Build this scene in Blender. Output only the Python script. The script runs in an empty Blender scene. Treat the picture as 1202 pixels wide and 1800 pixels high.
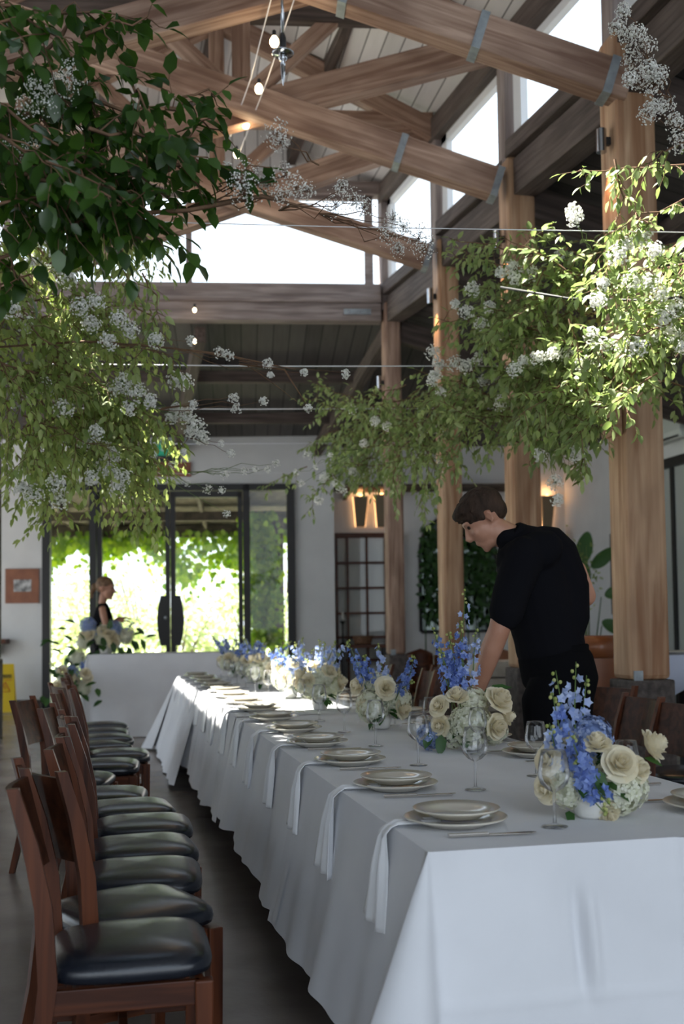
import bpy, math, random
from mathutils import Vector, Matrix, noise
V = Vector
random.seed(7)
rnd = random.Random(11)
R_ = math.radians
sc = bpy.context.scene
col = sc.collection

# ------------------------------------------------------------------ camera
F, PX, PY, CH = 1900.0, 601.0, 1003.0, 1.27
_th = R_(12.38); _p = math.atan(90/1900); _r = math.atan(.0135)
FW = V((math.sin(_th)*math.cos(_p), math.cos(_th)*math.cos(_p), math.sin(_p)))
_r0 = V((math.cos(_th), -math.sin(_th), 0)); _u0 = _r0.cross(FW)
RT = _r0*math.cos(_r) - _u0*math.sin(_r); UP = _u0*math.cos(_r) + _r0*math.sin(_r)
CP = V((0, 0, CH))
cd = bpy.data.cameras.new('camera'); cam = bpy.data.objects.new('camera', cd); col.objects.link(cam)
m = Matrix((RT, UP, -FW)).transposed().to_4x4(); m.translation = CP
cam.matrix_world = m
cd.sensor_fit = 'VERTICAL'; cd.sensor_height = 36; cd.sensor_width = 24
cd.lens = F/1800*36
cd.shift_y = (PY-900)/1800
cd.clip_start = .05; cd.clip_end = 500
cd.dof.use_dof = True; cd.dof.focus_distance = 3.8; cd.dof.aperture_fstop = 3.2
sc.camera = cam
sc.view_settings.view_transform = 'Standard'; sc.view_settings.look = 'None'
sc.view_settings.gamma = 1; sc.view_settings.exposure = 0.5
try: sc.view_settings.use_curve_mapping = False
except Exception: pass

# ------------------------------------------------------------------ world and sun
wd = bpy.data.worlds.new('world'); sc.world = wd; wd.use_nodes = True
nt = wd.node_tree; nt.nodes.clear()
o_ = nt.nodes.new('ShaderNodeOutputWorld'); b_ = nt.nodes.new('ShaderNodeBackground')
tc = nt.nodes.new('ShaderNodeTexCoord'); sx = nt.nodes.new('ShaderNodeSeparateXYZ'); cr = nt.nodes.new('ShaderNodeValToRGB')
cr.color_ramp.elements[0].position = 0.0; cr.color_ramp.elements[0].color = (.84, .92, 1, 1)
cr.color_ramp.elements[1].position = .9; cr.color_ramp.elements[1].color = (.62, .78, 1, 1)
nt.links.new(tc.outputs['Generated'], sx.inputs[0]); nt.links.new(sx.outputs['Z'], cr.inputs[0])
nt.links.new(cr.outputs[0], b_.inputs[0]); b_.inputs[1].default_value = 1.9
nt.links.new(b_.outputs[0], o_.inputs[0])
SUN_TO = V((-2.3, .9, 4.75)).normalized()      # towards the sun
sd = bpy.data.lights.new('sun', 'SUN'); sd.energy = 25; sd.angle = R_(.6); sd.color = (1, .95, .86)
so = bpy.data.objects.new('sun', sd); col.objects.link(so)
so.rotation_euler = SUN_TO.to_track_quat('Z', 'Y').to_euler()

# ------------------------------------------------------------------ pixel to place helpers
def ray(x, y): return FW + RT*((x-PX)/F) + UP*((PY-y)/F)
def onz(x, y, z): d = ray(x, y); return CP + d*((z-CH)/d.z)
def onX(x, y, X): d = ray(x, y); return CP + d*(X/d.x)
def onpl(x, y, P, n): d = ray(x, y); return CP + d*((V(P)-CP).dot(n)/d.dot(n))
def atz(x, y, zc): return CP + ray(x, y)*zc

# ------------------------------------------------------------------ materials
def newmat(name):
    m = bpy.data.materials.new(name); m.use_nodes = True; t = m.node_tree; t.nodes.clear()
    return m, t, t.nodes.new('ShaderNodeOutputMaterial')
def mat(name, c, rough=.5, metal=0, c2=None, scale=8, stretch=(1,1,1), bump=0, bscale=None, spec=.5, coord='Object', detail=4, contrast=(.35,.65), coat=0, sheen=0, emit=None):
    m, t, out = newmat(name); N = t.nodes.new; L = t.links.new
    b = N('ShaderNodeBsdfPrincipled'); L(b.outputs[0], out.inputs[0])
    b.inputs['Base Color'].default_value = (*c, 1); b.inputs['Roughness'].default_value = rough
    b.inputs['Metallic'].default_value = metal; b.inputs['Specular IOR Level'].default_value = spec
    b.inputs['Coat Weight'].default_value = coat; b.inputs['Sheen Weight'].default_value = sheen
    if emit: b.inputs['Emission Color'].default_value = (*emit[:3], 1); b.inputs['Emission Strength'].default_value = emit[3]
    tcn = N('ShaderNodeTexCoord'); mp = N('ShaderNodeMapping'); mp.inputs['Scale'].default_value = stretch
    L(tcn.outputs[coord], mp.inputs[0])
    if c2:
        n = N('ShaderNodeTexNoise'); n.inputs['Scale'].default_value = scale; n.inputs['Detail'].default_value = detail
        L(mp.outputs[0], n.inputs['Vector']); r = N('ShaderNodeValToRGB')
        r.color_ramp.elements[0].position = contrast[0]; r.color_ramp.elements[1].position = contrast[1]
        r.color_ramp.elements[0].color = (*c, 1); r.color_ramp.elements[1].color = (*c2, 1)
        L(n.outputs[0], r.inputs[0]); L(r.outputs[0], b.inputs['Base Color'])
    if bump:
        n2 = N('ShaderNodeTexNoise'); n2.inputs['Scale'].default_value = bscale or scale*3; n2.inputs['Detail'].default_value = 5
        L(mp.outputs[0], n2.inputs['Vector']); bp = N('ShaderNodeBump'); bp.inputs['Strength'].default_value = bump; bp.inputs['Distance'].default_value = .01
        L(n2.outputs[0], bp.inputs['Height']); L(bp.outputs[0], b.inputs['Normal'])
    return m
def wood(name, c, c2, rough=.6, scale=3.0, bump=.3, knots=0.0, coat=0, spec=.5, vert=False):
    m, t, out = newmat(name); N = t.nodes.new; L = t.links.new
    b = N('ShaderNodeBsdfPrincipled'); L(b.outputs[0], out.inputs[0]); b.inputs['Roughness'].default_value = rough
    b.inputs['Coat Weight'].default_value = coat; b.inputs['Coat Roughness'].default_value = .25; b.inputs['Specular IOR Level'].default_value = spec
    tcn = N('ShaderNodeTexCoord'); mp = N('ShaderNodeMapping'); mp.inputs['Scale'].default_value = (8, 8, .45) if vert else (.45, 8, 8)
    oi = N('ShaderNodeObjectInfo'); ad = N('ShaderNodeVectorMath'); ad.operation = 'ADD'
    ml = N('ShaderNodeMath'); ml.operation = 'MULTIPLY'; ml.inputs[1].default_value = 37
    L(oi.outputs['Random'], ml.inputs[0]); L(tcn.outputs['Object'], ad.inputs[0]); L(ml.outputs[0], ad.inputs[1]); L(ad.outputs[0], mp.inputs[0])
    n = N('ShaderNodeTexNoise'); n.inputs['Scale'].default_value = scale; n.inputs['Detail'].default_value = 7; n.inputs['Distortion'].default_value = .6
    L(mp.outputs[0], n.inputs['Vector']); r = N('ShaderNodeValToRGB')
    r.color_ramp.elements[0].position = .34; r.color_ramp.elements[1].position = .66
    r.color_ramp.elements[0].color = (*c, 1); r.color_ramp.elements[1].color = (*c2, 1)
    L(n.outputs[0], r.inputs[0]); src = r.outputs[0]
    if knots:
        k = N('ShaderNodeTexNoise'); k.inputs['Scale'].default_value = 1.6; mk = N('ShaderNodeMapping'); mk.inputs['Scale'].default_value = (1.2, 3, 3)
        L(ad.outputs[0], mk.inputs[0]); L(mk.outputs[0], k.inputs['Vector']); kr = N('ShaderNodeValToRGB')
        kr.color_ramp.elements[0].position = .4; kr.color_ramp.elements[1].position = .62
        kr.color_ramp.elements[0].color = (0,0,0,1); kr.color_ramp.elements[1].color = (knots,knots,knots,1)
        mx = N('ShaderNodeMixRGB'); mx.blend_type = 'MIX'; L(k.outputs[0], kr.inputs[0]); L(kr.outputs[0], mx.inputs[0]); L(src, mx.inputs[1])
        mx.inputs[2].default_value = (c[0]*.45, c[1]*.35, c[2]*.3, 1); src = mx.outputs[0]
    L(src, b.inputs['Base Color'])
    bp = N('ShaderNodeBump'); bp.inputs['Strength'].default_value = bump; bp.inputs['Distance'].default_value = .01
    L(n.outputs[0], bp.inputs['Height']); L(bp.outputs[0], b.inputs['Normal'])
    return m
def leafmat(name, c, c2, trans=.45, rough=.5, gloss=.1):
    m, t, out = newmat(name); N = t.nodes.new; L = t.links.new
    g = N('ShaderNodeNewGeometry'); r = N('ShaderNodeValToRGB')
    r.color_ramp.elements[0].color = (*c, 1); r.color_ramp.elements[1].color = (*c2, 1)
    L(g.outputs['Random Per Island'], r.inputs[0])
    d = N('ShaderNodeBsdfDiffuse'); tr = N('ShaderNodeBsdfTranslucent'); gl = N('ShaderNodeBsdfGlossy'); gl.inputs['Roughness'].default_value = rough
    L(r.outputs[0], d.inputs[0])
    hs = N('ShaderNodeHueSaturation'); hs.inputs['Hue'].default_value = .49; hs.inputs['Saturation'].default_value = 1.1; hs.inputs['Value'].default_value = 1.2
    L(r.outputs[0], hs.inputs['Color']); L(hs.outputs[0], tr.inputs[0])
    a = N('ShaderNodeMixShader'); a.inputs[0].default_value = trans; L(d.outputs[0], a.inputs[1]); L(tr.outputs[0], a.inputs[2])
    e = N('ShaderNodeMixShader'); e.inputs[0].default_value = gloss*.5; L(a.outputs[0], e.inputs[1]); L(gl.outputs[0], e.inputs[2])
    L(e.outputs[0], out.inputs[0]); return m
def thinglass(name, tint=(.97,.98,.98), f0=.06, rough=.02, fz=.75):
    m, t, out = newmat(name); N = t.nodes.new; L = t.links.new
    tr = N('ShaderNodeBsdfTransparent'); tr.inputs[0].default_value = (*tint, 1)
    gl = N('ShaderNodeBsdfGlossy'); gl.inputs['Roughness'].default_value = rough
    fr = N('ShaderNodeLayerWeight'); fr.inputs[0].default_value = .25
    mu = N('ShaderNodeMath'); mu.operation = 'MULTIPLY_ADD'; mu.inputs[1].default_value = fz; mu.inputs[2].default_value = f0
    L(fr.outputs['Fresnel'], mu.inputs[0]); mx = N('ShaderNodeMixShader')
    L(mu.outputs[0], mx.inputs[0]); L(tr.outputs[0], mx.inputs[1]); L(gl.outputs[0], mx.inputs[2]); L(mx.outputs[0], out.inputs[0]); return m
def boards(name, c, c2, gap, axis=0, rough=.75, width=.14, weather=.5):
    """planks: thin dark joints every `width` metres across the object axis"""
    m, t, out = newmat(name); N = t.nodes.new; L = t.links.new
    b = N('ShaderNodeBsdfPrincipled'); L(b.outputs[0], out.inputs[0]); b.inputs['Roughness'].default_value = rough
    tcn = N('ShaderNodeTexCoord'); s = N('ShaderNodeSeparateXYZ'); L(tcn.outputs['Object'], s.inputs[0])
    dv = N('ShaderNodeMath'); dv.operation = 'DIVIDE'; dv.inputs[1].default_value = width; L(s.outputs[axis], dv.inputs[0])
    fl = N('ShaderNodeMath'); fl.operation = 'FLOOR'; L(dv.outputs[0], fl.inputs[0])
    fc = N('ShaderNodeMath'); fc.operation = 'FRACT'; L(dv.outputs[0], fc.inputs[0])
    wn = N('ShaderNodeTexWhiteNoise'); wn.noise_dimensions = '1D'; L(fl.outputs[0], wn.inputs['W'])
    n = N('ShaderNodeTexNoise'); n.inputs['Scale'].default_value = 3; n.inputs['Detail'].default_value = 6
    mp = N('ShaderNodeMapping'); mp.inputs['Scale'].default_value = (6, .6, 3) if axis == 0 else (.6, 6, 3)
    L(tcn.outputs['Object'], mp.inputs[0]); L(mp.outputs[0], n.inputs['Vector'])
    av = N('ShaderNodeMath'); av.operation = 'ADD'; L(wn.outputs['Value'], av.inputs[0]); L(n.outputs[0], av.inputs[1])
    hv = N('ShaderNodeMath'); hv.operation = 'MULTIPLY'; hv.inputs[1].default_value = .5; L(av.outputs[0], hv.inputs[0])
    r = N('ShaderNodeValToRGB'); r.color_ramp.elements[0].position = .2; r.color_ramp.elements[1].position = .8
    r.color_ramp.elements[0].color = (*c, 1); r.color_ramp.elements[1].color = (*c2, 1); L(hv.outputs[0], r.inputs[0])
    lt = N('ShaderNodeMath'); lt.operation = 'LESS_THAN'; lt.inputs[1].default_value = .07; L(fc.outputs[0], lt.inputs[0])
    mx = N('ShaderNodeMixRGB'); L(lt.outputs[0], mx.inputs[0]); L(r.outputs[0], mx.inputs[1]); mx.inputs[2].default_value = (*gap, 1)
    L(mx.outputs[0], b.inputs['Base Color']); return m

M_beam = wood('weathered_beam', (.235,.135,.092), (.50,.345,.26), .75, 3, .5, .5)
M_beamd = wood('dark_beam', (.055,.040,.034), (.13,.098,.085), .8, 3, .5, .3)
M_beamg = wood('grey_beam', (.20,.16,.15), (.38,.32,.30), .8, 3, .4, .3)
M_col = wood('column_timber', (.34,.175,.088), (.60,.40,.25), .6, 2.2, .35, .35)
M_plinth = mat('plinth_stone', (.06,.05,.048), .85, c2=(.13,.11,.10), scale=20, bump=.6)
M_white = mat('white_plaster', (.66,.665,.66), .85, c2=(.72,.725,.72), scale=2, bump=.1, bscale=40)
M_floor = mat('dark_concrete', (.16,.135,.118), .27, c2=(.28,.245,.22), scale=1.3, bump=.12, bscale=30, spec=.5, detail=8)
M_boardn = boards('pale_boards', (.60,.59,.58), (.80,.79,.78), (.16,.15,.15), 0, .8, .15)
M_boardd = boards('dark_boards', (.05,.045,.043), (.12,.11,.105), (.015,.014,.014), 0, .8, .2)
M_black = mat('black_steel', (.012,.012,.013), .45)
M_steel = mat('galvanised_steel', (.38,.42,.45), .5, metal=.6, c2=(.25,.28,.30), scale=12)
M_bolt = mat('rusty_bolt', (.10,.05,.03), .6, metal=.5)
M_frame = mat('white_frame', (.72,.74,.76), .6)
M_pane = thinglass('window_glass', (.97,.985,.98), .02, fz=.15)
M_paned = thinglass('door_glass', (.93,.95,.93), .03, fz=.3)
M_glass = thinglass('stemware_glass', (.965,.97,.975), .05, .015)
M_chairw = wood('chair_wood', (.045,.013,.006), (.14,.042,.016), .38, 3, .08, .0, .0, .25)
M_chairv = wood('chair_upright_wood', (.045,.013,.006), (.14,.042,.016), .38, 3, .08, .0, .0, .25, True)
M_chaird = wood('chair_back_wood', (.03,.011,.006), (.085,.03,.015), .42, 3, .05, 0, .0, .15)
M_vinyl = mat('navy_black_vinyl', (.010,.013,.020), .27, bump=.05, bscale=120, spec=.6)
M_cloth = mat('white_linen', (.70,.71,.74), .9, c2=(.76,.77,.80), scale=3, bump=.06, bscale=400, sheen=.1)
M_napk = mat('napkin_cotton', (.80,.81,.83), .9, sheen=.2)
M_plate = mat('cream_stoneware', (.60,.565,.48), .22, c2=(.66,.62,.53), scale=5, coat=.5)
M_silver = mat('polished_cutlery', (.55,.52,.48), .18, metal=1)
M_skin = mat('skin', (.40,.19,.12), .5, c2=(.46,.24,.16), scale=9)
M_hair = mat('dark_brown_hair', (.020,.012,.008), .75, spec=.2, c2=(.055,.033,.022), scale=40, stretch=(1,1,.3), bump=.5, bscale=120)
M_hairb = mat('blonde_hair', (.10,.05,.025), .6, c2=(.24,.14,.07), scale=40, bump=.4)
M_shirt = mat('black_cotton', (.006,.006,.008), .95, spec=.08, bump=.15, bscale=14)
M_dark = mat('black_trousers', (.004,.004,.005), .95, spec=.08, bump=.1, bscale=12)
M_stem = mat('brown_twig', (.10,.055,.03), .8, c2=(.2,.11,.06), scale=20)
M_gstem = mat('green_stem', (.10,.16,.04), .7)
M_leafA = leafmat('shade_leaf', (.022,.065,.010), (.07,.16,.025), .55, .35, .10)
M_leafB = leafmat('fine_leaf', (.17,.25,.06), (.36,.43,.16), .5, .5, .08)
M_leafC = leafmat('bright_leaf', (.16,.24,.07), (.35,.43,.18), .5, .45, .1)
M_vine = leafmat('vine_leaf', (.10,.22,.02), (.30,.42,.05), .55, .5, .08)
M_bush = leafmat('garden_leaf', (.22,.28,.10), (.48,.53,.28), .4, .6, .05)
M_gyp = leafmat('tiny_white_blossom', (.78,.78,.74), (.95,.95,.92), .35, .7, .0)
M_rose = leafmat('cream_petal', (.80,.74,.56), (.88,.84,.70), .35, .7, .0)
M_hyw = leafmat('white_hydrangea_petal', (.70,.72,.56), (.86,.86,.76), .35, .7, .0)
M_hyb = leafmat('blue_hydrangea_petal', (.20,.28,.52), (.48,.56,.76), .3, .7, .0)
M_del = leafmat('delphinium_petal', (.13,.19,.50), (.32,.42,.74), .35, .7, .0)
M_delp = leafmat('pale_delphinium_petal', (.30,.38,.66), (.55,.63,.86), .35, .7, .0)
M_bud = leafmat('lime_bud', (.35,.42,.12), (.60,.62,.28), .3, .7, .0)
M_arrl = leafmat('arrangement_leaf', (.02,.07,.015), (.05,.14,.03), .3, .5, .1)
M_wire = mat('white_wire', (.75,.76,.8), .5)
M_cable = mat('black_cable', (.01,.01,.01), .6)
M_bulb = mat('lit_bulb', (1,.85,.65), .3, emit=(1,.72,.40,14))
M_warm = mat('warm_lamp_face', (1,.7,.4), .3, emit=(1,.50,.20,4))
M_chrome = mat('chrome', (.5,.52,.55), .15, metal=1)
M_vase = mat('white_ceramic', (.75,.74,.70), .35)
M_yel = mat('yellow_plastic', (.72,.50,.01), .4)
M_red = mat('red_print', (.55,.05,.02), .5)
M_copper = mat('copper_board', (.22,.075,.035), .5, c2=(.30,.11,.05), scale=6)
M_photo = mat('photograph_print', (.10,.10,.10), .4, c2=(.6,.6,.6), scale=14)
M_leather = mat('tan_leather', (.26,.09,.035), .35, c2=(.34,.125,.05), scale=6, coat=.2)
M_green = mat('exit_sign_green', (.01,.20,.11), .4, emit=(.02,.35,.2,.25))
M_ac = mat('white_plastic', (.62,.66,.62), .4)
M_mirror = mat('mirror_glass', (.06,.07,.065), .06, metal=1)  # dark tint stands in for the foliage reflected in the glass
M_brass = mat('sconce_bronze', (.16,.12,.07), .45, metal=.5)
M_basket = mat('wicker', (.12,.06,.03), .8, c2=(.25,.13,.07), scale=30, bump=.6)
M_grass = mat('pale_gravel', (.55,.54,.46), .9, c2=(.40,.45,.22), scale=1.2, bump=.2)
M_trunk = mat('bark', (.06,.045,.035), .9, c2=(.12,.09,.07), scale=8, bump=.6)
M_tin = mat('roof_metal', (.3,.31,.32), .6)

# ------------------------------------------------------------------ mesh helpers
class MB:
    def __init__(s): s.v = []; s.f = []
    def add(s, vs, fs):
        k = len(s.v); s.v += [tuple(v) for v in vs]; s.f += [tuple(i+k for i in f) for f in fs]; return s
    def box(s, lo, hi, mt=None):
        x0,y0,z0 = lo; x1,y1,z1 = hi
        vs = [V(p) for p in ((x0,y0,z0),(x1,y0,z0),(x1,y1,z0),(x0,y1,z0),(x0,y0,z1),(x1,y0,z1),(x1,y1,z1),(x0,y1,z1))]
        if mt is not None: vs = [mt @ v for v in vs]
        return s.add(vs, [(0,3,2,1),(4,5,6,7),(0,1,5,4),(1,2,6,5),(2,3,7,6),(3,0,4,7)])
    def hexa(s, b, t):      # two quads of points, bottom and top
        return s.add(list(b)+list(t), [(3,2,1,0),(4,5,6,7),(0,1,5,4),(1,2,6,5),(2,3,7,6),(3,0,4,7)])
    def tube(s, pts, rad, n=6, cap=True):
        pts = [V(p) for p in pts]
        if not hasattr(rad, '__len__'): rad = [rad]*len(pts)
        vs = []; fs = []; up = None
        for i, p in enumerate(pts):
            t = (pts[min(i+1, len(pts)-1)] - pts[max(i-1, 0)])
            t = t.normalized() if t.length > 1e-9 else V((0,0,1))
            if up is None: up = t.orthogonal().normalized()
            up = (up - t*up.dot(t)); up = up.normalized() if up.length > 1e-6 else t.orthogonal().normalized()
            bi = t.cross(up)
            for k in range(n):
                a = 2*math.pi*k/n; vs.append(p + (up*math.cos(a) + bi*math.sin(a))*rad[i])
        for i in range(len(pts)-1):
            for k in range(n):
                fs.append((i*n+k, i*n+(k+1)%n, (i+1)*n+(k+1)%n, (i+1)*n+k))
        if cap: fs.append(tuple(range(n-1,-1,-1))); fs.append(tuple((len(pts)-1)*n+k for k in range(n)))
        return s.add(vs, fs)
    def lathe(s, prof, n=24, c=(0,0,0), close=False, sx=1, sy=1):
        c = V(c); vs = []; fs = []; L = len(prof)
        for (r, z) in prof:
            for k in range(n):
                a = 2*math.pi*k/n; vs.append(c + V((r*math.cos(a)*sx, r*math.sin(a)*sy, z)))
        for i in range(L-1 if not close else L):
            j = (i+1) % L
            for k in range(n): fs.append((i*n+k, i*n+(k+1)%n, j*n+(k+1)%n, j*n+k))
        if not close:
            if prof[0][0] > 1e-4: fs.append(tuple(range(n-1,-1,-1)))
            if prof[-1][0] > 1e-4: fs.append(tuple((L-1)*n+k for k in range(n)))
        return s.add(vs, fs)
    def ball(s, c, r, nu=10, nv=7, mt=None):
        c = V(c)
        if not hasattr(r, '__len__'): r = (r,r,r)
        vs = []; fs = []
        for i in range(nv+1):
            t = math.pi*i/nv
            for k in range(nu):
                a = 2*math.pi*k/nu; p = V((r[0]*math.sin(t)*math.cos(a), r[1]*math.sin(t)*math.sin(a), r[2]*math.cos(t)))
                vs.append(c + (mt @ p if mt is not None else p))
        for i in range(nv):
            for k in range(nu): fs.append((i*nu+k, (i+1)*nu+k, (i+1)*nu+(k+1)%nu, i*nu+(k+1)%nu))
        return s.add(vs, fs)
    def grid(s, fn, nu, nv, closeu=False):
        vs = [fn(i/nu, j/nv) for j in range(nv+1) for i in range(nu + (0 if closeu else 1))]
        w = nu + (0 if closeu else 1); fs = []
        for j in range(nv):
            for i in range(nu):
                i2 = (i+1) % w; fs.append((j*w+i, j*w+i2, (j+1)*w+i2, (j+1)*w+i))
        return s.add(vs, fs)
    def build(s, name, material, parent=None, smooth=True, world=True, bevel=0, solid=0, sub=0, loc=None):
        me = bpy.data.meshes.new(name)
        vs = s.v
        if parent is not None and world:
            inv = MW[parent.name].inverted(); vs = [tuple(inv @ V(v)) for v in vs]
        elif parent is None and loc is not None: vs = [tuple(V(v)-V(loc)) for v in vs]
        me.from_pydata(vs, [], s.f); me.update(); me.materials.append(material)
        if smooth:
            me.polygons.foreach_set('use_smooth', [True]*len(me.polygons))
            if smooth == 'auto':
                try: me.set_sharp_from_angle(angle=R_(38))
                except Exception: pass
        o = bpy.data.objects.new(name, me); col.objects.link(o)
        if parent is not None: o.parent = parent; MW[o.name] = MW[parent.name].copy()
        else:
            if loc is not None: o.location = loc
            MW[o.name] = Matrix.Translation(V(loc) if loc is not None else V((0,0,0)))
        if sub:
            d = o.modifiers.new('s', 'SUBSURF'); d.levels = sub; d.render_levels = sub
        if solid:
            d = o.modifiers.new('t', 'SOLIDIFY'); d.thickness = solid; d.offset = 0
        if bevel:
            d = o.modifiers.new('b', 'BEVEL'); d.width = bevel; d.segments = 2; d.limit_method = 'ANGLE'; d.angle_limit = R_(50)
        return o
MW = {}
def thing(name, label, cat, loc=(0,0,0), rz=0, group=None):
    o = bpy.data.objects.new(name, None); col.objects.link(o); o.empty_display_size = .1
    o.location = loc; o.rotation_euler = (0,0,rz); o['label'] = label; o['category'] = cat
    if group: o['group'] = group
    MW[o.name] = Matrix.Translation(V(loc)) @ Matrix.Rotation(rz, 4, 'Z')
    return o
def tag(o, label, cat, group=None, kind=None):
    o['label'] = label; o['category'] = cat
    if group: o['group'] = group
    if kind: o['kind'] = kind
    return o
def struct(o): o['kind'] = 'structure'; return o
def beam(name, p0, p1, w, h, material, parent=None, up=(0,0,1), bevel=.008):
    """timber with its grain along its own X axis"""
    p0 = V(p0); p1 = V(p1); d = p1-p0; L = d.length; x = d.normalized(); upv = V(up)
    y = upv.cross(x).normalized(); z = x.cross(y)
    W = Matrix((x, y, z)).transposed().to_4x4(); W.translation = (p0+p1)/2
    b = MB().box((-L/2,-w/2,-h/2), (L/2,w/2,h/2))
    me = bpy.data.meshes.new(name); me.from_pydata(b.v, [], b.f); me.materials.append(material)
    o = bpy.data.objects.new(name, me); col.objects.link(o)
    if parent is not None: o.parent = parent; o.matrix_basis = MW[parent.name].inverted() @ W
    else: o.matrix_basis = W
    MW[o.name] = W
    if bevel:
        dm = o.modifiers.new('b', 'BEVEL'); dm.width = bevel; dm.segments = 2
    return o
def copy_tree(o, parent=None):
    c = o.copy(); col.objects.link(c)
    if parent is not None: c.parent = parent
    for ch in list(o.children): copy_tree(ch, c)
    return c
ORD = ['nearest','second','third','fourth','fifth','sixth','seventh','eighth','ninth','tenth','eleventh','twelfth','thirteenth','fourteenth','fifteenth','sixteenth']
# ================================================================== the building
XR, XL, XM = 3.34, -1.14, 1.10
SK = V((.990, -.1396, 0)); SN = V((.1396, .990, 0))         # the cross direction of the trusses and end walls, and its normal
YC = [4.35, 6.35, 8.28, 10.2, 12.32]                        # right-hand columns
def cross(yc, X, z): return V((X, yc + (XR-X)*.1396/.990, z))
def bx(name, lo, hi, m, **k): return MB().box(lo, hi).build(name, m, smooth=False, loc=((lo[0]+hi[0])/2,(lo[1]+hi[1])/2,lo[2]), **k)
fl = MB().box((-9,-6,-.1), (12,17.9,0)).build('floor', M_floor, smooth=False); struct(fl)

WP = V((-1.16, 17.45, 0))                                   # a point at the foot of the end wall
def wl(s, z=0, d=0): return V((WP.x + SK.x*s, WP.y + SK.y*s, z)) + SN*d     # along the end wall
def s_at(x): # px on the wall to distance along it
    p = onpl(x, 1000, WP, SN); return (p-WP).dot(SK)
def wallpiece(mb, s0, s1, z0, z1, d0=0, d1=.25):
    mb.hexa([wl(s0,z0,d0), wl(s1,z0,d0), wl(s1,z0,d1), wl(s0,z0,d1)], [wl(s0,z1,d0), wl(s1,z1,d0), wl(s1,z1,d1), wl(s0,z1,d1)])
S0, S1, S2, SE = s_at(75), s_at(519), s_at(588), s_at(1028)
mb = MB(); wallpiece(mb, -7, S0, 0, 4.5); wallpiece(mb, S0, S1, 3.47, 4.5); wallpiece(mb, S1, S2, 0, 4.5, 0, .9)
struct(mb.build('wall_far', M_white, smooth=False))
mb = MB(); wallpiece(mb, S2, SE+.1, 0, 4.9, .65, .9); struct(mb.build('wall_back', M_white, smooth=False))
XW = 7.55
struct(MB().box((XW,-5.0,0), (XW+.25,17.6,4.6)).build('wall_right', M_white, smooth=False))
# left outer wall: far beyond the nave, low, out of view; openings added to brighten this side
wm_ = MB(); wm_.box((-5.3,-5.0,0),(-5.05,18.6,.25)).box((-5.3,-5.0,3.3),(-5.05,18.6,4.0)).box((-5.3,-5.0,.25),(-5.05,7.5,3.3)).box((-5.3,17.4,.25),(-5.05,18.6,3.3))
for y in (9.9,12.4,14.9): wm_.box((-5.3,y,.25),(-5.05,y+.15,3.3))
wl_o = wm_.build('wall_left', M_white, smooth=False); struct(wl_o)
struct(MB().add([(-5.18,7.5,.25),(-5.18,17.4,.25),(-5.18,17.4,3.3),(-5.18,7.5,3.3)],[(0,1,2,3)]).build('window_8', M_pane, smooth=False))  # unseen glazing added so daylight brightens counter and far wall
mb = MB(); wallpiece(mb, -4, S0-.02, 0, .13, -.02, 0); wallpiece(mb, S1+.02, S2, 0, .13, -.02, 0); struct(mb.build('baseboard_far', M_plinth, smooth=False))
mb = MB(); wallpiece(mb, S2, SE, 0, .13, .62, .65); struct(mb.build('baseboard_back', M_plinth, smooth=False))

# ---- columns, one timber each
spec = [(0,.29,M_col),(1,.27,M_col),(2,.24,M_col),(3,.215,M_col),(4,.20,M_beam)]
side_names = {0:'out of frame nearest',1:'beside the right-hand chairs',2:'behind the bending man',3:'just left of the bending man',4:'by the framed glass screen'}
wnames = {0:'nearest round-edged timber column of the right row',1:'thick pale timber column with a wedge corbel at the right of the room',2:'pale timber column directly behind the bending man in black',
          3:'knotty timber column just left of the bending man',4:'greyer timber column beside the dark-framed glass screen'}
ztop = 4.7
for i, w, mt_ in spec:
    x = XR; y = YC[i]; pl = .88 if i else .9
    t = thing('timber_column', wnames[i], 'column', (x, y, 0), 0)
    beam('post', (x,y,pl), (x,y,5.06), w, w, mt_, t, up=(1,0,0), bevel=.03)
    MB().box((x-w*.56,y-w*.56,0),(x+w*.56,y+w*.56,pl)).build('plinth', M_plinth, t, smooth=False, bevel=.012)
    if i:
        k = MB(); k.box((x-w/2+.01,y-w/2-.010,pl-.03),(x-w/2+.07,y-w/2,pl+.06)); k.build('base_bracket', M_steel, t, smooth=False)
        # spotlight on the inner face
        zz = {1:4.28,2:4.32,3:4.42,4:4.02}[i]; lx = x-w/2-.06; ly = y-.02
        s = thing('column_spotlight', 'chrome cylinder downlight on the '+wnames[i].split(' column')[0]+' column', 'light', (lx, ly, zz), 0)
        MB().lathe([(.034,0),(.034,.15),(.028,.155)], 16).build('housing', M_chrome, s, world=False, smooth='auto')
        MB().lathe([(0,.004),(.03,.004)], 16).build('lamp_face', M_warm, s, world=False)
        MB().box((.02,-.015,.05),(.065,.015,.1)).build('bracket', M_black, s, world=False, smooth=False)
        ld = bpy.data.lights.new('column_spot_lamp', 'SPOT'); ld.energy = 14; ld.color = (1,.55,.25); ld.spot_size = R_(60); ld.spot_blend = .6; ld.shadow_soft_size = .02
        lo = bpy.data.objects.new('column_spot_lamp', ld); col.objects.link(lo); lo.location = (0,0,-.03); lo.rotation_euler = (0,R_(-6),0); lo.parent = s
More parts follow.
